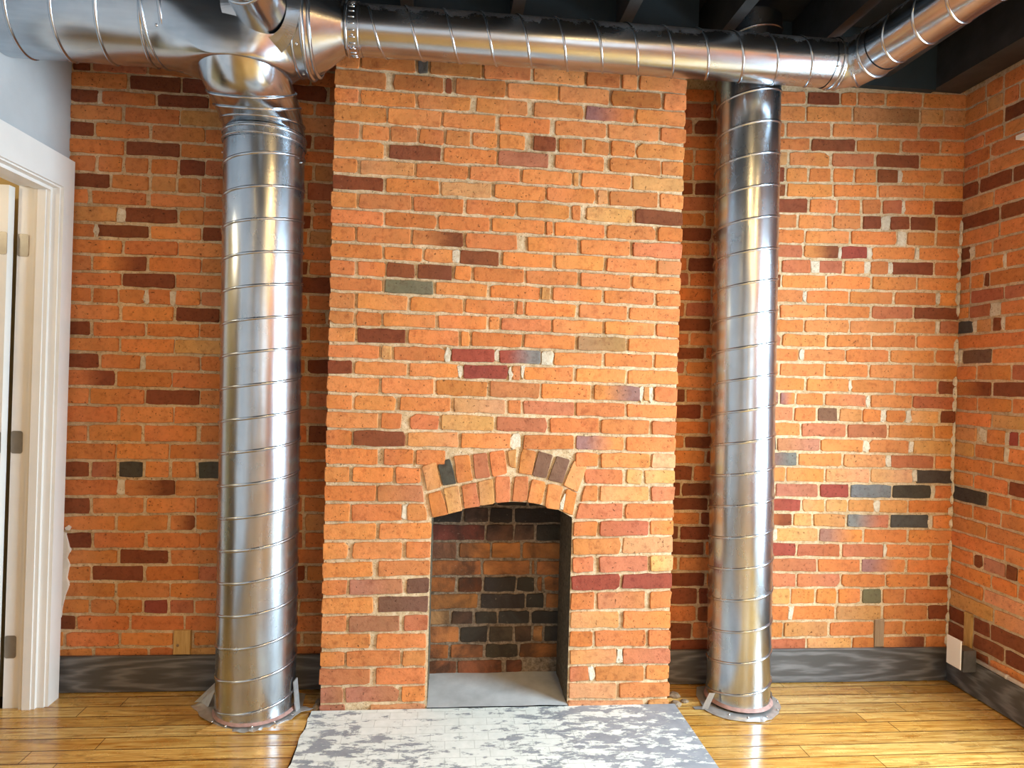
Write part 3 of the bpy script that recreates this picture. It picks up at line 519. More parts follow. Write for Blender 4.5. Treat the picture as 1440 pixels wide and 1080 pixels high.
M_nail = mat_wood('weathered_wood', (.24, .15, .08), (.36, .24, .14))
M_plate = mat_plain('white_plastic', (.86, .85, .84), .35)
M_box = mat_plain('zinc_box', (.20, .20, .20), .5, .7, .2)
M_pipe = mat_plain('grey_conduit', (.62, .56, .49), .5, 0., .10)
M_plaster = mat_plain('white_plaster', (.80, .77, .71), .9, 0, .08, 30, .4, .2)
M_dark = mat_plain('dark_gap', (.015, .012, .010), .9)
M_yellow = mat_plain('ochre_wall_paint', (.60, .44, .20), .8)
M_rubble = mat_plain('mortar_rubble', (.25, .19, .13), .95, 0, .4, 60, .8, .2)

TINT = {
 'o': (.535, .196, .060), 't': (.53, .260, .095), 'p': (.48, .175, .070), 'r': (.41, .140, .064), 'R': (.25, .058, .036),
 'd': (.190, .056, .022), 'k': (.060, .054, .044), 'K': (.170, .165, .150), 'g': (.150, .125, .070), 'B': (.165, .085, .050),
 'b': (.38, .135, .036), 'w': (.53, .265, .125), 'P': (.36, .150, .082), 'G': (.34, .190, .085), 'v': (.26, .130, .105),
 'M': (1, 1, 1), 's': (.50, .19, .05)}
GRAD = {'D': ('o', 'd'), 'V': ('v', 'o'), 'W': ('o', 'v'), 'Q': ('R', 'K'), 'X': ('K', 'r'), 'T': ('t', 'G'), 'Y': ('t', 'G')}

def pick(c):
    a, b = GRAD.get(c, (c, c))
    f = random.uniform(.86, 1.14); h = random.uniform(.90, 1.10)
    def one(n):
        q = TINT[n]
        if n == 'M': return q
        return (q[0] * f, q[1] * f * h, q[2] * f * h * random.uniform(.85, 1.15))
    return one(a), one(b)

def brick(mb, quad, frame, h, depth, c, mi, miM=None, rough=.0021):
    """quad: 4 plane points (u,v) counter-clockwise from lower left. frame: origin,u,v,n"""
    O, U, V, W = frame
    ca, cb = pick(c)
    if c == 'M': mi = miM; h = h * .75
    P = [Vector((a, b)) for a, b in quad]
    out = []
    for i in range(4):
        a, b = P[i], P[(i + 1) % 4]; L = (b - a).length; d = (b - a) / max(L, 1e-5); nrm = Vector((-d.y, d.x))
        cut = min(random.uniform(.002, .007), L * .3)
        if random.random() < (.10 if c != 'M' else .5): cut = min(random.uniform(.01, .022), L * .35)
        n = max(1, int(L / .034))
        for j in range(n + 1):
            t = cut + (L - 2 * cut) * j / n
            k = rough if c != 'M' else rough * 3.2
            out.append(a + d * t + nrm * random.uniform(-k, k))
    if abs(sum(out[i].x * out[(i + 1) % len(out)].y - out[(i + 1) % len(out)].x * out[i].y for i in range(len(out)))) < 1e-7: return
    n = len(out); ctr = Vector((sum(p.x for p in out) / n, sum(p.y for p in out) / n))
    u0 = min(p.x for p in P); u1 = max(p.x for p in P)
    tu, tv = random.uniform(-.008, .008), random.uniform(-.012, .012)
    vs = []; cs = []
    def put(p, w):
        vs.append(O + U * p.x + V * p.y + W * w)
        t = (p.x - u0) / max(u1 - u0, 1e-4); t = min(max((t - .25) * 2, 0), 1)
        cs.append(tuple(ca[i] * (1 - t) + cb[i] * t for i in range(3)))
    for ins, w in ((0, -depth), (0, h - .0022), (.0024, h)):
        for p in out:
            q = p + (ctr - p).normalized() * ins if ins else p
            ww = w if w < 0 else w + (q.x - ctr.x) * tu + (q.y - ctr.y) * tv + random.uniform(-.0006, .0006)
            put(q, ww)
    m = 3
    for i in range(m):
        t = (i + .5) / m
        put(Vector((u0 + (u1 - u0) * t, ctr.y)), h + random.uniform(-.0004, .0008))
    fs = []
    for r in range(2):
        for i in range(n):
            a = r * n + i; b = r * n + (i + 1) % n
            fs.append((a, b, b + n, a + n))
    def near(p):
        return 3 * n + min(m - 1, max(0, int((p.x - u0) / max(u1 - u0, 1e-4) * m)))
    for i in range(n):
        a, b = 2 * n + i, 2 * n + (i + 1) % n
        ka, kb = near(out[i]), near(out[(i + 1) % n])
        fs.append((a, b, kb))
        if ka != kb: fs.append((a, kb, ka))
    for i in range(1):
        pass
    mb.add(vs, fs, cs, mi)

def decode(s):
    r = []
    for t in s.split(';'):
        if not t: continue
        a = t.split(',')
        r.append([int(v) / 1000 for v in a[:-1]] + [a[-1]])
    return r
def quad_of(b):
    return [(b[0], b[2]), (b[1], b[3]), (b[1], b[5]), (b[0], b[4])]

# ------------------------------------------------------------------ dimensions (metres)
XW, XE = -1.52, 2.317          # left wall, right wall
YF = -5.2                       # wall behind the camera
ZT = 2.66; ZJ = 2.687                       # top of the brick / underside of the joists
CX0, CX1, CY = -.46, .93, -.20  # chimney breast
def fz(x):                      # the old floor falls slightly to the right
    return -.005 * (x + 1.2)
F_back = (Vector((0, 0, 0)), Vector((1, 0, 0)), Vector((0, 0, 1)), Vector((0, -1, 0)))
F_breast = (Vector((0, CY, 0)), Vector((1, 0, 0)), Vector((0, 0, 1)), Vector((0, -1, 0)))
F_side = (Vector((XE, 0, 0)), Vector((0, -1, 0)), Vector((0, 0, 1)), Vector((-1, 0, 0)))

# ------------------------------------------------------------------ brick back wall
mb = MB()
for x0, x1 in ((XW - .1, CX0), (CX1, XE + .1)):
    mb.grid((x0, .003, -.06), (x1 - x0, 0, 0), (0, 0, ZT + .30), 30, 40, mi=1)
    mb.box(x0, .004, -.06, x1, .16, ZT + .30, mi=1)
for b in decode(BRICKS_BACK_WEST) + decode(BRICKS_BACK_EAST):
    if b[4] > ZT + .1: continue
    brick(mb, quad_of(b), F_back, random.uniform(.0005, .004), .05, b[6], 0, 2)
# ragged courses above the traced ones
z = 2.662
mb_rows = [(z + .067 * i, z + .067 * (i + 1)) for i in range(-3, 3)]
for z0, z1 in mb_rows:
    for a, e in ((XW, CX0), (CX1, XE)):
        if z0 < z - .001 and a > 0: continue
        if z0 < z - .001: z0 += .024; z1 += .024
        x = a - random.uniform(0, .2)
        while x < e:
            q0, q1 = max(a, x) + .005, min(e, x + .213) - .005
            if q1 - q0 > .02:
                brick(mb, [(q0, z0 + .005), (q1, z0 + .005), (q1, z1 - .005), (q0, z1 - .005)], F_back, .003, .05, random.choice('oobdr'), 0, 2)
            x += .213
wall_back = structure(mb.build('wall_back', [M_brick, M_mortar, M_mortar_w]))
# crumbling white plaster left beside the door casing
pp = [(-1.512, .644), (-1.500, .640), (-1.487, .592), (-1.480, .567), (-1.495, .548), (-1.484, .520), (-1.486, .495), (-1.492, .461), (-1.484, .432), (-1.501, .381), (-1.509, .338), (-1.513, .300), (-1.518, .352), (-1.518, .60)]
mb = MB(); n = len(pp)
cx, cz = -1.505, .50
vs = [(a, .0, b) for a, b in pp] + [(cx + (a - cx) * .9, -.0095 + random.uniform(-.001, .001), cz + (b - cz) * .985) for a, b in pp] + [(cx, -.010, cz)]
fs = [(i, (i + 1) % n, n + (i + 1) % n, n + i) for i in range(n)] + [(n + i, n + (i + 1) % n, 2 * n) for i in range(n)]
mb.add(vs, [f[::-1] for f in fs])
pb = [(-1.505, .662), (-1.492, .672), (-1.482, .664), (-1.489, .652), (-1.500, .653)]
mb.add([(a, 0, b) for a, b in pb] + [(a, -.009, b) for a, b in pb], [(5, 6, 7, 8, 9)] + [(i, (i + 1) % 5, 5 + (i + 1) % 5, 5 + i) for i in range(5)])
p = mb.build('plaster_remnant', M_plaster, wall_back); p['label'] = 'white plaster remnant on the brick beside the door casing'

# ------------------------------------------------------------------ right wall (brick, with the window further along)
WY0, WY1, WZ0, WZ1 = .80, 2.15, .16, 2.05        # window as distance from the corner, and heights
mb = MB()
def side_panel(u0, u1, z0, z1):
    mb.grid((XE + .003, -u0, z0), (0, -(u1 - u0), 0), (0, 0, z1 - z0), max(1, int((u1 - u0) / .15)), max(1, int((z1 - z0) / .15)), mi=1)
    mb.box(XE + .004, -u1, z0, XE + .16, -u0, z1, mi=1)
LEN = -YF
side_panel(-.1, WY0, -.08, ZT + .3); side_panel(WY1, LEN, -.08, ZT + .3)
side_panel(WY0, WY1, -.08, WZ0); side_panel(WY0, WY1, WZ1, ZT + .3)
for b in decode(BRICKS_SIDE):
    brick(mb, quad_of(b), F_side, random.uniform(.0005, .004), .05, b[6], 0, 2)
zz = -.02; row = 0
while zz < ZT + .15:
    u = .56 - (row % 2) * .0
    first = .105 if row % 2 else .213
    while u < LEN:
        e = u + (first if u == .56 else .213)
        parts = [(u, e)]
        if zz + .068 > WZ0 and zz < WZ1:
            if e <= WY0 or u >= WY1: pass
            elif u < WY0: parts = [(u, WY0)]
            elif e > WY1: parts = [(WY1, e)]
            else: parts = []
        for a, c in parts:
            if c - a > .03:
                brick(mb, [(a + .005, zz + .005), (c - .005, zz + .005), (c - .005, zz + .063), (a + .005, zz + .063)], F_side, .003, .05, random.choice('ooooootprd'), 0, 2)
        u = e
    if True:
        if zz > 2.655:
            u = 0
            while u < .56:
                brick(mb, [(u + .005, zz + .005), (min(.56, u + .2), zz + .005), (min(.56, u + .2), zz + .063), (u + .005, zz + .063)], F_side, .003, .05, random.choice('oob'), 0, 2); u += .21
    zz += .068; row += 1
wall_right = structure(mb.build('wall_right', [M_brick, M_mortar, M_mortar_w]))
# lumpy mortar filling the inner corner
mb = MB()
for i in range(46):
    z0 = .16 + i * .054
    if z0 > 2.05: break
    if random.random() < .22: continue
    w = random.uniform(.007, .018); d = random.uniform(.006, .015); hh = random.uniform(.02, .036)
    vs = []
    for zz_, s in ((z0 - hh, .4), (z0 - hh * .4, 1), (z0 + hh * .5, .9), (z0 + hh, .3)):
        for a, b_ in ((-1, 0), (-.75, .7), (-.2, 1.), (.5, .8), (1, 0)):
            vs.append((XE - .002 + min(0, a) * w * s - (0.004 if a < 1 else 0), -.002 - b_ * d * s, zz_ + random.uniform(-.004, .004)))
    fs = []
    for r in range(3):
        for q in range(4):
            a = r * 5 + q; fs.append((a, a + 1, a + 6, a + 5))
    mb.add(vs, fs, (1, 1, 1), 0, False)
p = mb.build('corner_mortar', M_mortar_w, wall_right); p['label'] = 'pale lumpy mortar running up the inner corner'

# ------------------------------------------------------------------ window in the right wall and in the wall behind
def window(name, quad_fn, w, h, nx, nz):
    """quad_fn(u, v, d) -> point; u across, v up, d into the room"""
    o = structure(empty(name, quad_fn(0, 0, 0)))
    def bar(mb, u0, u1, v0, v1, d0, d1):
        a = [quad_fn(u, v, d) for d in (d0, d1) for v in (v0, v1) for u in (u0, u1)]
        mb.add(a, [(0, 1, 3, 2), (4, 6, 7, 5), (0, 4, 5, 1), (2, 3, 7, 6), (0, 2, 6, 4), (1, 5, 7, 3)])
    mb = MB(); t = .05
    bar(mb, 0, w, 0, t, -.10, -.02); bar(mb, 0, w, h - t, h, -.10, -.02); bar(mb, 0, t, t, h - t, -.10, -.02); bar(mb, w - t, w, t, h - t, -.10, -.02)
    mb.build('window_frame', M_white, o)
    mb = MB()
    for i in range(1, nx): bar(mb, w * i / nx - .015, w * i / nx + .015, t, h - t, -.08, -.04)
    for i in range(1, nz): bar(mb, t, w - t, h * i / nz - .015, h * i / nz + .015, -.08, -.04)
    mb.build('glazing_bars', M_white, o)
    mb = MB(); bar(mb, -.05, w + .05, -.03, 0, -.10, .04); mb.build('window_sill', M_white, o)
    return o
window('window_1', lambda u, v, d: Vector((XE - d, -WY0 - u, WZ0 + v)), WY1 - WY0, WZ1 - WZ0, 1, 2)
FW = [(-1.05, .2), (.75, 2.0)]
for i, (a, b_) in enumerate(FW):
    window('window_%d' % (i + 2), lambda u, v, d, a=a: Vector((a + u, YF + d, .7 + v)), b_ - a, 1.55, 1, 2)
mb = MB()
xs = [XW - .1, FW[0][0], FW[0][1], FW[1][0], FW[1][1], XE + .1]
for i in range(5):
    if i in (1, 3):
        mb.box(xs[i], YF - .12, -.08, xs[i + 1], YF, .7); mb.box(xs[i], YF - .12, 2.25, xs[i + 1], YF, ZT + .3)
    else:
        mb.box(xs[i], YF - .12, -.08, xs[i + 1], YF, ZT + .3)
structure(mb.build('wall_front', M_cream))

# white shelf end on the right wall
mb = MB(); mb.box(2.205, -1.55, 2.302, XE - .002, -.392, 2.318)
mb.box(XE - .03, -1.5, 2.318, XE - .002, -.42, 2.345)
tag(mb.build('wall_shelf', M_white, None, (2.26, -.95, 2.302)), 'thin white board end jutting from the right brick wall at the edge of the frame', 'shelf')

# ------------------------------------------------------------------ fireplace
fire = empty('brick_fireplace', (.235, -.1, 0), 'exposed orange brick chimney breast with arched firebox between two steel ducts', 'fireplace')
OX0, OX1, YB = -.047, .512, .06
ARC = [(OX0, .752)] + INTRADOS[1:-1] + [(OX1, .757)]
mb = MB()
ym = CY + .003
ZTC = ZT + .26
def front(x0, x1, z0, z1, nx=8, nz=24):
    mb.grid((x0, ym, z0), (x1 - x0, 0, 0), (0, 0, z1 - z0), nx, nz, mi=1)
front(CX0 + .004, OX0, -.03, .752); front(OX1, CX1 - .004, -.03, .752)
front(CX0 + .004, OX0, .752, ZTC); front(OX1, CX1 - .004, .752, ZTC)
for (xa, za), (xb, zb) in zip(ARC[:-1], ARC[1:]):
    vs = [(xa, ym, za), (xb, ym, zb), (xb, ym, ZTC), (xa, ym, ZTC)]
    mb.add(vs, [(0, 1, 2, 3)], mi=1)
mb.grid((CX0 + .004, .15, -.03), (0, -.347, 0), (0, 0, ZTC + .03), 4, 30, mi=1)
mb.grid((CX1 - .004, ym, -.03), (0, .347, 0), (0, 0, ZTC + .03), 4, 30, mi=1)
mb.add([(CX0, .15, -.03), (CX1, .15, -.03), (CX1, .15, ZTC), (CX0, .15, ZTC)], [(0, 3, 2, 1)], mi=1)
mb.add([(CX0, .15, ZTC), (CX1, .15, ZTC), (CX1, ym, ZTC), (CX0, ym, ZTC)], [(0, 3, 2, 1)], mi=1)
arch_q = decode(BRICKS_ARCH)
# outline of the arch: bricks of the breast that would reach under it are trimmed away
def over_arch(x):
    if x <= -.075 or x >= .555: return None
    t = (x - .24) / .315
    return .930 - .115 * t * t if abs(t) < 1 else None
FLW = (Vector((CX0, 0, 0)), Vector((0, -1, 0)), Vector((0, 0, 1)), Vector((-1, 0, 0)))
FLE = (Vector((CX1, 0, 0)), Vector((0, 1, 0)), Vector((0, 0, 1)), Vector((1, 0, 0)))
for b in decode(BRICKS_BREAST):
    q = quad_of(b)
    dep = .06
    if b[0] < CX0 + .012 or b[1] > CX1 - .012: dep = .19
    zm = (b[2] + b[4]) / 2
    if .70 < zm < .96:
        xm = (b[0] + b[1]) / 2
        # keep clear of the sloping ends of the arch ring
        def trim(p):
            x, z_ = p
            if z_ < .955 and z_ > .74:
                lo = -.062 - (z_ - .75) * .21; hi = .526 + (z_ - .76) * .26
                if xm < .2 and x > lo and z_ < .93 and b[0] < lo - .015: x = lo
                if xm > .3 and x < hi and z_ < .90 and b[1] > hi + .015: x = hi
            return (x, z_)
        q = [trim(p) for p in q]
        if xm > -.03 and xm < .50:
            q2 = []
            for x, z_ in q:
                oa = over_arch(x)
                q2.append((x, max(z_, oa) if oa else z_))
            q = q2
            if q[3][1] - q[0][1] < .008 and q[2][1] - q[1][1] < .008: continue
            q[3] = (q[3][0], max(q[3][1], q[0][1] + .004)); q[2] = (q[2][0], max(q[2][1], q[1][1] + .004))
    hgt = random.uniform(.001, .0075)
    brick(mb, q, F_breast, hgt, dep, b[6], 0, 2, .0024)
mb.build('chimney_breast', [M_brick, M_mortar, M_mortar_w], fire)
mb = MB()
for t in arch_q:
    pts = [(t[2 * i], t[2 * i + 1]) for i in range(4)]
    q = [pts[3], pts[2], pts[1], pts[0]]
    c = Vector((sum(p[0] for p in q) / 4, sum(p[1] for p in q) / 4))
    q = [tuple(c + (Vector(p) - c) * (1.04 if t[8] != 'M' else 1.0)) for p in q]
    brick(mb, q, F_breast, random.uniform(.003, .0055), .10, t[8], 0, 2, .002)
o = mb.build('brick_arch', [M_brick, M_mortar, M_mortar_w], fire); o['label'] = 'two-ring segmental arch of upright bricks over the firebox'
# firebox lining
mb = MB()
mb.grid((OX0, YB + .002, -.02), (OX1 - OX0, 0, 0), (0, 0, .86), 16, 24, mi=1)
def lump(p):
    return random.uniform(-.004, .004)
def rough_wall(x, sgn):
    nu, nv = 12, 26; vs = []
    for j in range(nv + 1):
        for i in range(nu + 1):
            y = CY + .004 + (YB - CY) * i / nu; z = -.02 + .80 * j / nv
            w = 0 if i in (0, nu) else .006 * (noise.noise(Vector((y * 9, z * 9, x))) + .6 * noise.noise(Vector((y * 25, z * 25, x))))
            vs.append((x + sgn * (.001 + abs(w)), y, z))
    fs = [(j * (nu + 1) + i, j * (nu + 1) + i + 1, (j + 1) * (nu + 1) + i + 1, (j + 1) * (nu + 1) + i) for j in range(nv) for i in range(nu)]
    mb.add(vs, fs if sgn > 0 else [f[::-1] for f in fs], (1, 1, 1), 2, True)
rough_wall(OX0, 1); rough_wall(OX1, -1)
for (xa, za), (xb, zb) in zip(ARC[:-1], ARC[1:]):
    mb.add([(xa, CY + .004, za + .003), (xb, CY + .004, zb + .003), (xb, YB, zb + .02), (xa, YB, za + .02)], [(0, 1, 2, 3)], mi=2)
F_box = (Vector((0, YB, 0)), Vector((1, 0, 0)), Vector((0, 0, 1)), Vector((0, -1, 0)))
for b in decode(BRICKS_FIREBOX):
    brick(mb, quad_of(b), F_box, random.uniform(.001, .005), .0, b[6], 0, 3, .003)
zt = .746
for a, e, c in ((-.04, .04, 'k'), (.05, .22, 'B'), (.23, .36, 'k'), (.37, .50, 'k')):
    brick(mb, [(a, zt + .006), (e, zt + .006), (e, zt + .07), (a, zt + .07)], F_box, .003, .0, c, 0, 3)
mb.build('firebox_lining', [M_soot_shade, M_mortar_s, M_parge, M_mortar_s], fire)
mb = MB()
nx, ny = 20, 10
vs = []
for j in range(ny + 1):
    for i in range(nx + 1):
        x = OX0 + (OX1 - OX0) * i / nx; y = CY - .012 + (YB - CY + .012) * j / ny
        vs.append((x, y + (0.006 * noise.noise(Vector((x * 9, 3, 1))) if j == 0 else 0), .010 + .012 * (j / ny) ** 2 + .003 * noise.noise(Vector((x * 6, y * 6, 0)))))
fs = [(j * (nx + 1) + i, j * (nx + 1) + i + 1, (j + 1) * (nx + 1) + i + 1, (j + 1) * (nx + 1) + i) for j in range(ny) for i in range(nx)]
mb.add(vs, fs, (1, 1, 1), 0, True)
o = mb.build('firebox_floor', M_conc, fire); o['label'] = 'smooth grey concrete floor of the firebox'

# ------------------------------------------------------------------ hearth slab
mb = MB()
HX0, HX1, HY1 = -.488, .955, -1.35
edge_l = []; edge_r = []; nn = 40
for i in range(nn + 1):
    y = CY - .006 + (HY1 - CY) * i / nn
    edge_l.append((HX0 + .004 * noise.noise(Vector((0, y * 14, 0))) + random.uniform(-.003, .003), y)); edge_r.append((HX1 + .001 * noise.noise(Vector((3, y * 9, 0))), y))
top = [(x, y, fz(x) + .008) for x, y in edge_l] + [(x, y, fz(x) + .012) for x, y in edge_r]
bot = [(x, y, fz(x) - .02) for x, y, z_ in top]
vs = top + bot; k = nn + 1
fs = []
for i in range(nn):
    fs += [(i, i + 1, k + i + 1, k + i), (2 * k + i, 2 * k + i + 1, i + 1, i), (k + i, k + i + 1, 3 * k + i + 1, 3 * k + i)]
fs += [(0, k, 3 * k, 2 * k), (nn, 2 * k + nn, 3 * k + nn, k + nn)]
mb.add(vs, fs)
tag(mb.build('hearth_slab', M_hearth, None, (.235, -.75, 0)), 'flat concrete hearth with peeling white paint set in the floor before the fireplace', 'hearth')

# ------------------------------------------------------------------ floor
mb = MB()
W = .0745
y = .02; r = 0
FT = [(.74, .49, .155), (.70, .44, .125), (.78, .54, .19), (.66, .39, .095), (.72, .46, .135), (.63, .37, .09)]
while y > YF - .05:
    x = XW - .35 - random.uniform(0, 1.2)
    while x < XE + .02:
        L = random.uniform(.9, 2.3); x1 = min(x + L, XE + .02); x0 = max(x, XW - 1.6 if -1.2 < y < -.1 else XW - .02)
        if x1 - x0 > .03:
            c = random.choice(FT); f = random.uniform(.9, 1.1); c = tuple(v * f for v in c)
            cuts = [(x0, x1)]
            if CY - .002 > y - W * .5 > HY1 - .02:
                cuts = [(x0, min(x1, HX0 - .005)), (max(x0, HX1 + .003), x1)]
            elif y - W * .5 >= CY - .002:
                cuts = [(x0, min(x1, CX0)), (max(x0, CX1), x1)]
            for a, e in cuts:
                if e - a < .02: continue
                g = random.uniform(.0009, .0017); y0, y1 = y - W + g, y - g
                vs = []
                for zo, ins in ((-.02, 0), (-.0003, 0), (0, .0024)):
                    for (px, py) in ((a + .0004 + ins, y0 + ins), (e - .0004 - ins, y0 + ins), (e - .0004 - ins, y1 - ins), (a + .0004 + ins, y1 - ins)):
                        vs.append((px, py, fz(px) + zo))
                fs = [(8, 9, 10, 11)]
                for q in range(2):
                    for i in range(4):
                        aa = q * 4 + i; bb = q * 4 + (i + 1) % 4; fs.append((aa, bb, bb + 4, aa + 4))
                mb.add(vs, fs, [(.16, .075, .022)] * 8 + [c] * 4)
        x = x + L
    y -= W; r += 1
mb.add([(XW - 1.9, YF - .1, -.02), (XE + .1, YF - .1, -.035), (XE + .1, .62, -.035), (XW - 1.9, .62, -.02)], [(0, 1, 2, 3)], (.02, .01, .004))
structure(mb.build('floor', M_floor))

# new pale board let in beside the left duct, and chips of rubble by the breast
mb = MB(); mb.add([(-.865, -.338, .0035), (-.49, -.338, .0025), (-.49, -.268, .0025), (-.815, -.268, .0035)] + [(-.865, -.338, -.002), (-.49, -.338, -.002), (-.49, -.268, -.002), (-.815, -.268, -.002)],
    [(0, 1, 2, 3), (4, 5, 1, 0), (5, 6, 2, 1), (6, 7, 3, 2), (7, 4, 0, 3)], (.80, .50, .16))
tag(mb.build('floor_patch', M_floor, None, (-.68, -.3, 0)), 'pale replacement floorboard beneath the front of the left duct flange', 'floorboard')
chips = [(-.475, -.165, .03, 'low rubble lump against the left foot of the chimney breast'), (-.478, -.120, .022, 'small rubble chip behind the left foot of the chimney breast'),
         (.966, -.190, .026, 'low rubble lump against the right foot of the chimney breast'), (.985, -.120, .03, 'rubble lump between the chimney breast and the right duct, nearer the wall'), (1.012, -.168, .018, 'small rubble chip left of the right duct flange')]
for x, y, s, lab in chips:
    mb = MB(); vs = []; sg = 9
    for j, (zz_, rr) in enumerate(((0, 1), (.25, .9), (.5, .5))):
        for i in range(sg):
            a = 2 * PI * i / sg; rj = s * rr * random.uniform(.7, 1.15)
            vs.append((x + math.cos(a) * rj * (.55 if x < 0 else 1), y + math.sin(a) * rj, fz(x) + zz_ * s))
    vs.append((x, y, fz(x) + .55 * s))
    fs = [(j * sg + i, j * sg + (i + 1) % sg, (j + 1) * sg + (i + 1) % sg, (j + 1) * sg + i) for j in range(2) for i in range(sg)] + [(2 * sg + i, 2 * sg + (i + 1) % sg, 3 * sg) for i in range(sg)]
    mb.add(vs, fs)
    tag(mb.build('mortar_chip', M_rubble, None, (x, y, fz(x))), lab, 'rubble', 'mortar rubble at the foot of the chimney breast')

# ------------------------------------------------------------------ baseboards
def board(name, x0, x1, ztop0, ztop1):
    mb = MB(); n = 24
    vs = []
    for i in range(n + 1):
        x = x0 + (x1 - x0) * i / n; zt_ = ztop0 + (ztop1 - ztop0) * i / n; zb_ = fz(x) + .004
        for (yy, z_) in ((-.006, zb_), (-.021, zb_), (-.021, zt_ - .002), (-.019, zt_), (-.006, zt_)):
            vs.append((x, yy, z_))
    fs = []
    for i in range(n):
        for k_ in range(5):
            a = i * 5 + k_; b_ = i * 5 + (k_ + 1) % 5; fs.append((a, b_, b_ + 5, a + 5))
    fs += [(0, 1, 2, 3, 4)[::-1], tuple(n * 5 + q for q in range(5))]
    mb.add(vs, [f[::-1] for f in fs]); return structure(mb.build(name, M_board, None, (x0, 0, 0)))
board('baseboard_back', XW, CX0 - .004, .148, .143)
board('baseboard_back.001', CX1 + .004, XE - .006, .139, .134)
mb = MB(); mb.box(XE - .021, -4.9, -.012, XE - .006, -.022, .136)
structure(mb.build('baseboard_right', M_board, None, (XE, -2.5, 0)))

# ------------------------------------------------------------------ left wall with the door opening
DY0, DY1, DZ = -.108, -.90, 1.992           # opening: far jamb, near jamb, head
JX = -1.648                                # far edge of the jamb
mb = MB()
mb.box(JX + .005, DY0 + .02, -.05, XW, .10, ZT + .3); mb.box(JX + .005, DY1 - .02, DZ + .02, XW, DY0 + .02, ZT + .3); mb.box(JX + .005, YF, -.05, XW, DY1 - .02, ZT + .3)
structure(mb.build('wall_left', M_grey))
mb = MB(); mb.box(XW, -4.9, 0, XW + .015, -1.02, .14)
structure(mb.build('baseboard_left', M_board, None, (XW, -3, 0)))
door = structure(empty('door_1', (XW, -.5, 0)))
def lean(z): return .018 * (z - 1.2)       # the old opening leans a little
def lbox(mb, x0, y0, z0, x1, y1, z1):
    vs = [(x, y + lean(z), z) for z in (z0, z1) for (x, y) in ((x0, y0), (x1, y0), (x1, y1), (x0, y1))]
    mb.add(vs, [(0, 3, 2, 1), (4, 5, 6, 7), (0, 1, 5, 4), (1, 2, 6, 5), (2, 3, 7, 6), (3, 0, 4, 7)])
CW = .070; XC = -1.490
mb = MB()
lbox(mb, XW, DY0 + .006, -.004, XC, DY0 + .006 + CW, DZ + .125); lbox(mb, XW, DY1 - .006 - CW, -.004, XC, DY1 - .006, DZ + .125)
lbox(mb, XW, DY1 - .006, DZ + .006, XC, DY0 + .006, DZ + .125)
mb.build('casing', M_white, door)
mb = MB()
lbox(mb, JX, DY0, -.004, XC - .012, DY0 + .018, DZ + .006); lbox(mb, JX, DY1 - .018, -.004, XC - .012, DY1, DZ + .006); lbox(mb, JX, DY1, DZ, XC - .012, DY0, DZ + .018)
mb.build('jamb', M_white, door)
mb = MB()
sx0, sx1 = -1.585, -1.528
for (a, b_) in ((sx0, sx1),):
    lbox(mb, a, DY0 - .012, -.004, b_, DY0, DZ); lbox(mb, a + .014, DY0 - .017, -.004, b_ - .014, DY0 - .012, DZ)
    lbox(mb, a, DY1, -.004, b_, DY1 + .012, DZ); lbox(mb, a, DY1 + .012, DZ - .012, b_, DY0 - .012, DZ)
mb.build('door_stop', M_white, door)
# the leaf stands open into the next room
mb = MB()
lx1, lx0 = JX - .017, JX - .80
lbox(mb, lx0, DY0 - .030, .012, lx1, DY0 + .005, DZ - .006)
for z0, z1 in ((.22, .9), (1.05, 1.8)):
    for a, b_ in ((lx0 + .11, lx0 + .36), (lx1 - .36, lx1 - .11)):
        lbox(mb, a, DY0 - .036, z0, b_, DY0 - .030, z1)
mb.build('door_leaf', M_white, door)
for z0 in (1.765, 1.013, .235):
    y0 = DY0 + lean(z0)
    hinge = MB()
    def leafplate(x0, x1, yy):
        pts = []
        r_ = .009; hz = .043
        for cx_, cz_, a0 in ((x1 - r_, z0 + hz - r_, 0), (x0 + r_, z0 + hz - r_, 90), (x0 + r_, z0 - hz + r_, 180), (x1 - r_, z0 - hz + r_, 270)):
            for q in range(5):
                a = math.radians(a0 + q * 22.5); pts.append((cx_ + r_ * math.cos(a), cz_ + r_ * math.sin(a)))
        n_ = len(pts)
        hinge.add([(a, yy, b_) for a, b_ in pts] + [(a, yy - .0022, b_) for a, b_ in pts],
                  [tuple(range(n_, 2 * n_))] + [(i, (i + 1) % n_, n_ + (i + 1) % n_, n_ + i) for i in range(n_)])
    leafplate(JX + .001, JX + .042, y0 - .0005)
    leafplate(JX - .046, JX - .0165, y0 - .0305)
    ho = hinge.build('hinge', M_nickel, door)
    pin = MB(); pin.tube([(JX - .008, y0 - .012, z0 - .045), (JX - .008, y0 - .012, z0 + .045)], .0075, 16, True)
    pin.build('hinge_pin', M_nickel, ho, (0, 0, 0))
    for dz in (-.026, 0, .026):
        sc = MB(); xx = JX + .020 + (.008 if dz == 0 else 0)
        sc.tube([(xx, y0 - .0025, z0 + dz), (xx, y0 - .0035, z0 + dz)], .0035, 10, True); sc.build('screw', M_nickel, ho, (0, 0, 0))
# the room beyond the door
mb = MB()
mb.box(-3.3, -2.4, -.05, -3.2, .6, 2.9); mb.box(-3.3, .02, -.05, JX - .001, .12, 2.9); mb.box(-3.3, -2.5, -.05, JX - .001, -2.4, 2.9)
mb.box(-3.3, -2.4, 2.5, JX - .001, .6, 2.6)
structure(mb.build('wall_beyond', M_yellow))

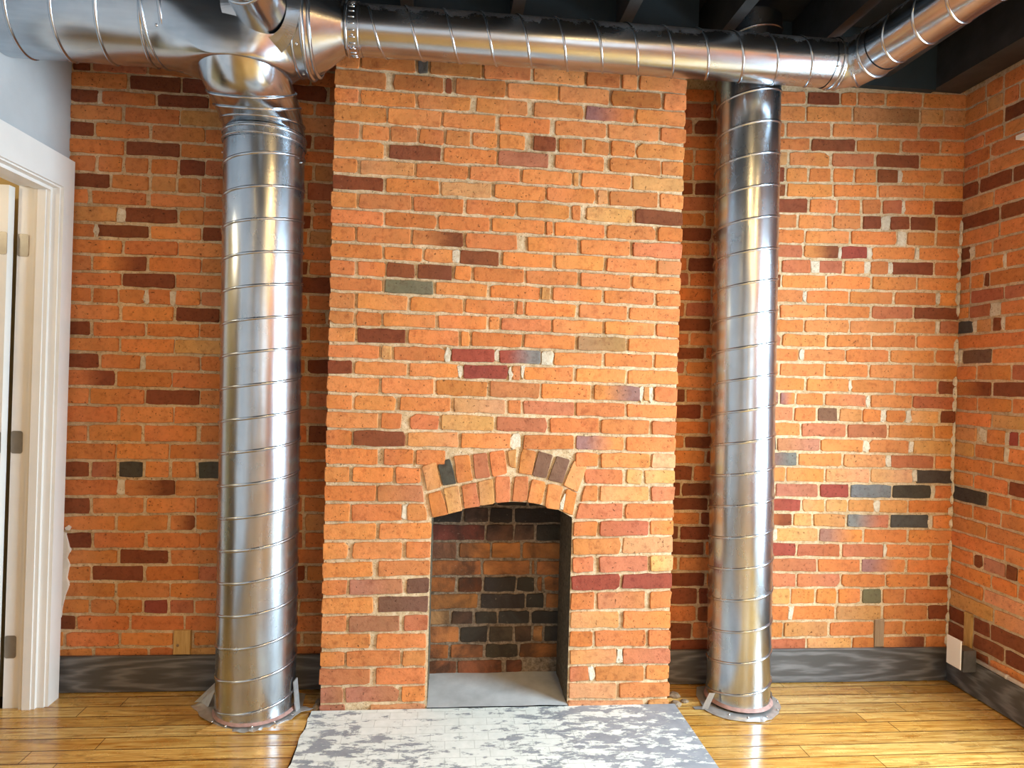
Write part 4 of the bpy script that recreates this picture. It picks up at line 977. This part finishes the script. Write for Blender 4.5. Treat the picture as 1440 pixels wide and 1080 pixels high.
# ------------------------------------------------------------------ ceiling with exposed black joists
mb = MB(); mb.box(XW - .1, YF - .1, 2.90, XE + .1, .15, 2.96)
structure(mb.build('ceiling', M_black))
xj = [-1.45, -1.04, -.63, -.21, .203, .622, 1.03, 1.455, 1.865]
ti = 1
for x in xj:
    mb = MB(); w = .046
    mb.box(x, YF, ZJ, x + w, -.04 if not CX0 - .05 < x < CX1 else -.24, 2.897)
    structure(mb.build('trim_%d' % ti, M_joist, None, (x, -2, ZJ))); ti += 1
mb = MB(); mb.box(2.14, YF, ZT - .004, 2.285, -.002, 2.897)
structure(mb.build('trim_%d' % ti, M_joist, None, (2.2, -2, ZJ))); ti += 1
for x0, x1, y1 in ((XW, CX0 - .03, -.035), (CX0 - .03, CX1 + .03, -.235), (CX1 + .03, 2.14, -.035)):
    mb = MB(); mb.box(x0, y1, ZT - .012 if x0 > CX0 else ZT + .005, x1, -.002 if y1 > -.1 else -.207, 2.897)
    structure(mb.build('trim_%d' % ti, M_blue, None, ((x0 + x1) / 2, y1, ZT))); ti += 1

# ------------------------------------------------------------------ ducts
def flange(pts, z0=.0, lift=.006, ctr=None, name='floor_flange', parent=None, mat=None, extra=None):
    mb = MB(); n = len(pts); cx_, cy_ = ctr
    vs = []; rings = (1., .86, .66)
    for k_, s in enumerate(rings):
        for x, y in pts:
            xx = cx_ + (x - cx_) * s; yy = min(-.024, cy_ + (y - cy_) * s)
            vs.append((xx, yy, fz(xx) + .003 + lift * (k_ != 0) + (random.uniform(0, lift * 1.2) if k_ == 0 else 0)))
    vs += [(x, y, z_ - .0018) for x, y, z_ in vs[:n]]
    fs = []
    for k_ in range(2):
        for i in range(n):
            a = k_ * n + i; b_ = k_ * n + (i + 1) % n; fs.append((a, b_, b_ + n, a + n))
    for i in range(n): fs.append((3 * n + i, 3 * n + (i + 1) % n, (i + 1) % n, i))
    mb.add(vs, fs, (1, 1, 1), 0, False)
    if extra: extra(mb)
    return mb.build(name, mat, parent)
def screw(parent, p, d, r=.005):
    mb = MB(); p = Vector(p); d = Vector(d).normalized()
    mb.tube([p - d * .001, p + d * .002, p + d * .0035], [r, r * .95, r * .4], 10, True)
    return mb.build('screw', M_screw, parent)
def dens(pts, k_=3):
    out = []
    n = len(pts)
    for i in range(n):
        a, b_ = Vector(pts[i]), Vector(pts[(i + 1) % n])
        for j in range(k_): out.append(tuple(a + (b_ - a) * j / k_))
    return out

# left riser
RL = .1465
lb, lt = Vector((-.706, -.168, .004)), Vector((-.722, -.168, 2.198))
riser = empty('spiral_duct', (-.706, -.168, 0), 'wide spiral steel duct standing left of the chimney breast', 'duct', 'vertical spiral ducts')
mb = MB()
n = 60
mb.tube([lb + (lt - lb) * i / n for i in range(n + 1)], RL, 96, wob=.0009, up=(1, 0, 0))
mb.helix(lb, lt, RL, .1205, phase=2.2, hand=1)
mb.build('pipe', M_steel, riser)
mb = MB(); mb.tube([lt + Vector((0, 0, -.03)), lt + Vector((0, 0, .016))], RL + .003, 96, up=(1, 0, 0))
mb.bead(lt + Vector((0, 0, .005)), (0, 0, 1), RL + .002, .012, .006); mb.bead(lt + Vector((0, 0, -.022)), (0, 0, 1), RL + .002, .010, .006)
mb.build('collar', M_steel, riser)
LF = [(-.955, -.15), (-.917, -.184), (-.893, -.229), (-.829, -.281), (-.777, -.311), (-.74, -.338), (-.698, -.345), (-.65, -.338), (-.603, -.306), (-.55, -.258), (-.526, -.208), (-.484, -.188), (-.53, -.165), (-.54, -.06), (-.70, -.025), (-.88, -.04), (-.923, -.084)]
def ltabs(mb):
    # torn tabs bent up against the pipe
    mb.add([(-.545, -.21, .004), (-.535, -.185, .004), (-.548, -.183, .125), (-.556, -.205, .118), (-.551, -.205, .004), (-.542, -.182, .004), (-.553, -.181, .124), (-.560, -.203, .117)], [(0, 1, 2, 3), (7, 6, 5, 4), (1, 5, 6, 2), (0, 3, 7, 4), (3, 2, 6, 7)])
    mb.add([(-.930, -.12, .006), (-.885, -.165, .008), (-.862, -.150, .075), (-.872, -.115, .085), (-.95, -.13, .010)], [(0, 1, 2, 3), (4, 0, 3)])
flange(dens(LF), ctr=(-.706, -.168), parent=riser, mat=M_tin, extra=ltabs)
mb = MB(); mb.bead(lb + Vector((0, 0, .012)), (0, 0, 1), RL, .018, .010, prof=[(-.006, .009), (-.003, .006), (.001, .003), (.004, -.002)])
o = mb.build('sealant_bead', M_seal, riser); o['label'] = 'dull red sealant round the foot'
for a in (-2.35, -1.95, -1.4, -.95, -.5):
    screw(riser, (-.706 + .178 * math.cos(a), -.168 + .178 * math.sin(a) * .9, .012), (0, 0, 1), .0045)
for a, z_ in ((-2.9, 2.13), (-1.3, 2.245), (-.2, 2.11)):
    screw(riser, (lt.x + (RL + .002) * math.cos(a), lt.y + (RL + .002) * math.sin(a), z_), (math.cos(a), math.sin(a), 0), .004)

# right riser, running up past the horizontal pipe into the ceiling
RR = .127
rb, rt = Vector((1.243, -.163, .0)), Vector((1.203, -.165, 2.80))
riser2 = empty('spiral_duct.001', (1.243, -.163, fz(1.24)), 'narrower spiral steel duct standing right of the chimney breast', 'duct', 'vertical spiral ducts')
mb = MB(); n = 70
mb.tube([rb + (rt - rb) * i / n for i in range(n + 1)], RR, 96, wob=.0009, up=(1, 0, 0))
mb.helix(rb, rt, RR, .1265, phase=1.0, hand=1)
mb.build('pipe', M_steel, riser2)
RF = [(1.068, -.243), (1.092, -.283), (1.132, -.32), (1.195, -.339), (1.249, -.345), (1.31, -.323), (1.361, -.28), (1.397, -.231), (1.412, -.177), (1.40, -.10), (1.33, -.03), (1.20, -.026), (1.11, -.05), (1.08, -.12)]
def rtabs(mb):
    z_ = fz(1.05)
    mb.add([(1.030, -.238, z_ + .004), (1.085, -.245, z_ + .006), (1.098, -.215, z_ + .006), (1.028, -.215, z_ + .003)], [(0, 1, 2, 3), (3, 2, 1, 0)])
    mb.add([(1.062, -.228, z_ + .004), (1.080, -.244, z_ + .004), (1.112, -.238, z_ + .068), (1.094, -.222, z_ + .062)], [(0, 1, 2, 3)])
    mb.add([(1.372, -.205, z_ + .004), (1.374, -.185, z_ + .004), (1.372, -.185, z_ + .05), (1.371, -.203, z_ + .046)], [(0, 1, 2, 3)])
flange(dens(RF), ctr=(1.243, -.163), parent=riser2, mat=M_tin, extra=rtabs, lift=.003)
mb = MB(); mb.bead(rb + Vector((0, 0, .012)), (0, 0, 1), RR, .018, .010, prof=[(-.008, .010), (-.004, .007), (.001, .004), (.005, -.002)])
o = mb.build('sealant_bead', M_seal, riser2); o['label'] = 'dull red sealant round the foot'
for a in (-2.2, -1.75, -1.25, -.7, -.2):
    screw(riser2, (1.243 + .160 * math.cos(a), -.163 + .160 * math.sin(a) * .98, fz(1.24) + .008), (0, 0, 1), .004)

# trunk along the top left: fat pipe, tee with boot to the left riser, reducer
TY, TZ, TR = -.412, 2.518, .165
trunk = empty('main_duct', (-.9, TY, TZ), 'fat horizontal steel duct at top left with tee boot, branch and reducer', 'duct')
xa, xb = XW + .002, -.985
mb = MB(); mb.tube([(xa + (xb - xa) * i / 12, TY, TZ) for i in range(13)], TR, 96, wob=.0008, up=(0, 0, 1))
mb.helix((xa, TY, TZ), (xb, TY, TZ), TR, .135, phase=.4, hand=-1)
mb.build('pipe', M_steel_h, trunk)
mb = MB(); nt_ = 120
mb.tube([(xb - .03 + (-.515 - xb + .03) * i / nt_, TY, TZ) for i in range(nt_ + 1)], TR + .002, 160, up=(0, 0, 1))
def sstep(a, b, x):
    t = min(1, max(0, (x - a) / (b - a))); return t * t * (3 - 2 * t)
for i, (x, y, z) in enumerate(mb.v):
    dx, dy = x + .733, y - TY
    rho = math.hypot(dx, dy); f = .045 + (.10 * max(0, -dx / max(rho, 1e-4)) if dx < 0 else 0)
    w_ = 1 - sstep(.149, .152 + f, rho)
    fade = sstep(-.22, .55, -(z - TZ) / TR)
    mb.v[i] = (x, y, z - w_ * fade * max(0, z - 2.335))
for x in (xb - .02, -.948): mb.bead((x, TY, TZ), (1, 0, 0), TR + .001, .014, .006)
mb.bead((-.545, TY, TZ), (1, 0, 0), TR + .001, .010, .005)
mb.build('tee_fitting', M_steel_h, trunk)
# conical boot swinging back to the riser
mb = MB()
path = [(-.785, TY + .012, 2.455), (-.775, TY + .020, 2.400), (-.750, TY + .040, 2.345), (-.728, TY + .085, 2.305), (-.722, TY + .165, 2.268), (-.722, -.168, 2.262), (-.722, -.168, 2.235)]
def ring(c, t, rx, ry, seg=96):
    c = Vector(c); t = Vector(t).normalized(); x = Vector((1, 0, 0)); x = (x - t * x.dot(t)).normalized(); y = t.cross(x)
    return [c + x * (rx * math.cos(2 * PI * k_ / seg)) + y * (ry * math.sin(2 * PI * k_ / seg)) for k_ in range(seg)]
rings = [((-.733, TY + .004, 2.352), (0, .05, -1), .1500, .1535), ((-.730, TY + .035, 2.332), (0, .40, -1), .1500, .1510), ((-.727, TY + .085, 2.312), (0, .55, -1), .1498, .1500), ((-.724, TY + .150, 2.288), (0, .45, -1), .1495, .1490),
         ((-.722, -.198, 2.248), (0, .15, -1), .1490, .1490), ((-.722, -.168, 2.216), (0, 0, -1), .1490, .1490)]
vs = []
for r_ in rings: vs += ring(*r_)
fs = []
for i in range(len(rings) - 1):
    for k_ in range(96):
        a = i * 96 + k_; b_ = i * 96 + (k_ + 1) % 96; fs.append((a, b_, b_ + 96, a + 96))
mb.add(vs, fs, (1, 1, 1), 0, True)
for i in (2, 3, 4):
    c, t, rx, ry = rings[i]; mb.bead(c, t, rx + .0005, .010, .005)
mb.build('tee_boot', M_steel_y, trunk)
mb = MB()
xr0, xr1, RS = -.512, -.390, .0845
mb.tube([(xr0, TY, TZ), (xr0 + .012, TY, TZ), (xr1 - .004, TY, TZ + .003), (xr1 + .004, TY, TZ + .003)], [TR + .003, TR + .001, RS + .003, RS + .002], 96, up=(0, 0, 1))
mb.bead((-.508, TY, TZ), (1, 0, 0), TR + .002, .018, .009); mb.bead((-.486, TY, TZ), (1, 0, 0), TR - .008, .012, .009)
mb.build('reducer', M_steel_h, trunk)
for x, a in ((-.965, -1.9), (-.965, -2.5), (-.528, -2.35), (-.528, -1.6), (-.69, -2.6), (-.84, -2.2)):
    d = Vector((0, math.sin(a) * .0 + math.cos(a + PI / 2) * -1 if False else math.cos(a), math.sin(a)))
    screw(trunk, Vector((x, TY, TZ)) + d * (TR + .003), d, .005)

# branch rising from the front of the trunk towards the camera
bx, bz = -.632, 2.495
branch = trunk
mb = MB(); b0, b1 = Vector((bx, -.535, bz)), Vector((bx - .03, -1.60, bz + .02))
mb.tube([b0 + (b1 - b0) * i / 10 for i in range(11)], .084, 64, up=(0, 0, 1)); mb.helix(b0 + (b1 - b0) * .12, b1, .084, .13, .3, 1)
mb.build('branch_pipe', M_steel_y, branch)
mb = MB(); vs = []; sg = 96
for rr, off in ((.084, .014), (.100, .013), (.124, .012), (.127, -.002)):
    for k_ in range(sg):
        a = 2 * PI * k_ / sg; x = bx + rr * math.cos(a); z_ = bz + rr * math.sin(a); dz = z_ - TZ
        ph = math.asin(max(-.985, min(.985, dz / TR)))
        vs.append((x, TY - (TR + off) * math.cos(ph), TZ + (TR + off) * math.sin(ph)))
fs = [(j * sg + k_, j * sg + (k_ + 1) % sg, (j + 1) * sg + (k_ + 1) % sg, (j + 1) * sg + k_) for j in range(3) for k_ in range(sg)]
mb.add(vs, fs, (1, 1, 1), 0, False); mb.build('saddle_flange', M_steel_h, branch)
for a in (-.6, -1.6, -2.5, -3.3):
    x = bx + .115 * math.cos(a); z_ = bz + .115 * math.sin(a); q = math.sqrt(max(.001, TR * TR - min((z_ - TZ) ** 2, TR * TR * .97)))
    screw(branch, (x, TY - q - .004, z_), (0, -1, (z_ - TZ) / TR * .8), .0045)

# small horizontal pipe across the top, elbow, and the run towards the camera
line = empty('horizontal_duct', (.5, TY, TZ), 'slim spiral steel duct crossing above the fireplace to an elbow at right', 'duct')
h0, h1 = Vector((-.374, TY, TZ + .003)), Vector((1.415, TY, 2.533))
mb = MB(); n = 40
mb.tube([h0 + (h1 - h0) * i / n for i in range(n + 1)], RS, 80, wob=.0007, up=(0, 0, 1)); mb.helix(h0 + (h1 - h0) * .04, h1, RS, .1315, phase=.9, hand=1, w=.010, h=.004)
mb.build('pipe', M_steel_h, line)
mb = MB()
mb.tube([(-.384, TY, TZ + .003), (-.330, TY, TZ + .003)], RS + .002, 80, up=(0, 0, 1)); mb.bead((-.378, TY, TZ + .003), (1, 0, 0), RS + .002, .010, .005); mb.bead((-.338, TY, TZ + .003), (1, 0, 0), RS + .001, .006, .003)
for k_ in range(26):
    a = 2 * PI * k_ / 26; d = Vector((0, math.cos(a), math.sin(a)))
    mb.tube([Vector((-.368, TY, TZ + .003)) + d * (RS + .002), Vector((-.348, TY, TZ + .003)) + d * (RS + .002)], .0028, 6, True)
mb.build('crimped_coupling', M_steel_h, line)
e1 = Vector((1.50, TY - .030, 2.535)); e2 = Vector((1.522, TY - .10, 2.536)); r1 = Vector((1.655, -1.70, 2.555))
mb = MB()
mb.tube([h1 - Vector((.02, 0, 0)), Vector((1.440, TY, 2.533)), e1, e2, e2 + (r1 - e2).normalized() * .05], RS + .003, 80, up=(0, 0, 1))
for c, d in ((h1 + Vector((.005, 0, 0)), (1, 0, 0)), (Vector((1.442, TY - .001, 2.533)), (1, -.2, 0)), (e1, (.75, -.75, 0)), (e2, (.3, -1, 0))):
    mb.bead(c, d, RS + .0035, .012, .005)
mb.build('elbow', M_steel_h, line)
s0 = e2 + (r1 - e2).normalized() * .03
mb = MB(); n = 24
mb.tube([s0 + (r1 - s0) * i / n for i in range(n + 1)], RS, 80, wob=.0007, up=(0, 0, 1)); mb.helix(s0, r1, RS, .128, phase=.4, hand=-1, w=.010, h=.004)
mb.build('run_pipe', M_steel_y, line)
for x, a in ((-.356, -2.5), (-.356, -2.0), (-.356, 2.6), (1.40, -2.6), (1.42, -1.9)):
    d = Vector((0, math.cos(a), math.sin(a))); screw(line, Vector((x, TY, 2.533 if x > 0 else TZ + .003)) + d * (RS + .004), d, .004)

# ------------------------------------------------------------------ small things on the walls
def block(name, x0, x1, z0, z1, y0, mat, label, gapw=.008):
    mb = MB(); e = .002
    vs = []
    for yy, ins in ((.03, 0), (y0 + e, 0), (y0, e)):
        vs += [(x0 + ins, yy, z0 + ins), (x1 - ins, yy, z0 + ins), (x1 - ins, yy, z1 - ins), (x0 + ins, yy, z1 - ins)]
    fs = [(8, 9, 10, 11)] + [(q * 4 + i, q * 4 + (i + 1) % 4, q * 4 + 4 + (i + 1) % 4, q * 4 + 4 + i) for q in range(2) for i in range(4)]
    mb.add(vs, fs)
    return tag(mb.build(name, mat, None, ((x0 + x1) / 2, 0, z0)), label, 'wood block')
block('wood_block', -1.078, -1.012, .149, .247, -.016, M_block, 'pale knotty pine block on the dark baseboard left of the wide duct')
kn = MB(); kn.tube([(-1.060, -.0155, .188), (-1.060, -.0168, .188)], .006, 10, True)
ob = [o for o in col.objects if o.name == 'wood_block'][0]
k_ = kn.build('knot', M_nail, ob, (-1.060, 0, .188)); k_.location = Vector((-1.060, 0, .188)) - ob.location; k_['label'] = 'dark knot'
block('wood_block.001', 1.955, 2.000, .137, .262, -.006, M_nail, 'brown upright nailing block in the back wall toward the right corner')
mb = MB(); mb.box(XE - .010, -.136, .172, XE + .03, -.100, .322)
mb.box(XE - .012, -.136, .318, XE + .03, -.100, .330)
tag(mb.build('wood_block.002', M_block, None, (XE, -.118, .172)), 'upright wood strip set in the right wall above the outlet box', 'wood block')

eb = empty('outlet_box', (2.262, -.125, .16), 'blank white cover plate standing off a box at the right corner baseboard', 'outlet')
mb = MB()
x0, e = 2.206, .003
mb.add([(x0 + e, -.206, .116), (x0 + e, -.124, .116), (x0 + e, -.124, .240), (x0 + e, -.206, .240), (x0, -.203, .119), (x0, -.127, .119), (x0, -.127, .237), (x0, -.203, .237)],
       [(4, 7, 6, 5), (0, 1, 2, 3), (0, 4, 5, 1), (1, 5, 6, 2), (2, 6, 7, 3), (3, 7, 4, 0)])
o = mb.build('cover_plate', M_plate, eb); o['label'] = 'blank white cover plate'
mb = MB(); mb.box(2.236, -.186, .098, XE - .022, -.128, .190); mb.build('back_box', M_box, eb)
mb = MB(); mb.box(2.209, -.165, .120, 2.236, -.150, .195); mb.build('bracket', M_box, eb)
cd = empty('conduit', (2.30, -.5, .145), 'thin grey pipe lying along the top of the right baseboard', 'pipe')
mb = MB(); mb.tube([(2.303, -.150, .146), (2.303, -.50, .144), (2.303, -2.0, .142)], .009, 16, True); mb.tube([(2.262, -.128, .150), (2.290, -.138, .149), (2.303, -.156, .146)], .009, 16, True)
mb.build('pipe', M_pipe, cd)
mb = MB(); mb.bead((2.303, -.335, .145), (0, 1, 0), .0078, .016, .003, 20); mb.build('pipe_strap', M_pipe, cd)

# ------------------------------------------------------------------ camera
cam_d = bpy.data.cameras.new('camera'); cam = link(bpy.data.objects.new('camera', cam_d))
cam_d.sensor_fit = 'HORIZONTAL'; cam_d.sensor_width = 36.; cam_d.lens = 36. * 919.94 / 1440
cam_d.clip_start = .02
yaw, pit, rol = .0986, .0096, .0274
Rz = Matrix.Rotation(-yaw, 3, 'Z'); Rx = Matrix.Rotation(PI / 2 - pit, 3, 'X'); Rr = Matrix.Rotation(rol, 3, 'Z')
cam.matrix_world = Matrix.Translation((0, -2.7766, 1.3102)) @ (Rz @ Rx @ Rr).to_4x4()
scene.camera = cam

# ------------------------------------------------------------------ light
def area(name, loc, rot, sx, sy, power, c):
    d = bpy.data.lights.new(name, 'AREA'); d.shape = 'RECTANGLE'; d.size = sx; d.size_y = sy; d.energy = power; d.color = c
    o = link(bpy.data.objects.new(name, d)); o.location = loc; o.rotation_euler = rot; return o
def bulb(name, loc, power, c, r=.06):
    d = bpy.data.lights.new(name, 'POINT'); d.energy = power; d.color = c; d.shadow_soft_size = r
    o = link(bpy.data.objects.new(name, d)); o.location = loc; return o
def downlight(loc, power, c, r=.16):
    d = bpy.data.lights.new('ceiling_lamp', 'AREA'); d.shape = 'DISK'; d.size = r * 2; d.energy = power; d.color = c
    o = link(bpy.data.objects.new('ceiling_lamp', d)); o.location = loc; return o
area('window_daylight', (XE + .42, -(WY0 + WY1) / 2, (WZ0 + WZ1) / 2 + .12), (0, PI / 2 - math.radians(24), 0), WZ1 - WZ0 + .1, WY1 - WY0 + .1, 235, (.66, .86, 1.))
for i, (a, b_) in enumerate(FW):
    area('window_daylight', ((a + b_) / 2, YF - .13, 1.475), (PI / 2, 0, 0), b_ - a - .04, 1.5, (2, 9)[i], (.88, .95, 1.))
WARM = (1., .64, .26)
downlight((.75, -2.4, 2.62), 16, WARM); downlight((1.75, -2.9, 2.62), 14, WARM)
downlight((1.0, -4.0, 2.62), 25, WARM); downlight((1.75, -4.0, 2.62), 27, WARM); downlight((-1.30, -3.4, 2.55), 3, WARM, .10)
bulb('hall_lamp', (-2.4, -.9, 2.1), 14, (1., .86, .62))
w = bpy.data.worlds.new('sky'); scene.world = w; w.use_nodes = True
w.node_tree.nodes['Background'].inputs[0].default_value = (.75, .87, 1, 1); w.node_tree.nodes['Background'].inputs[1].default_value = .6
vs_ = scene.view_settings
scene.display_settings.display_device = 'sRGB'
vs_.view_transform = 'Standard'; vs_.look = 'None'; vs_.gamma = 1; vs_.use_curve_mapping = False; vs_.exposure = 0.33
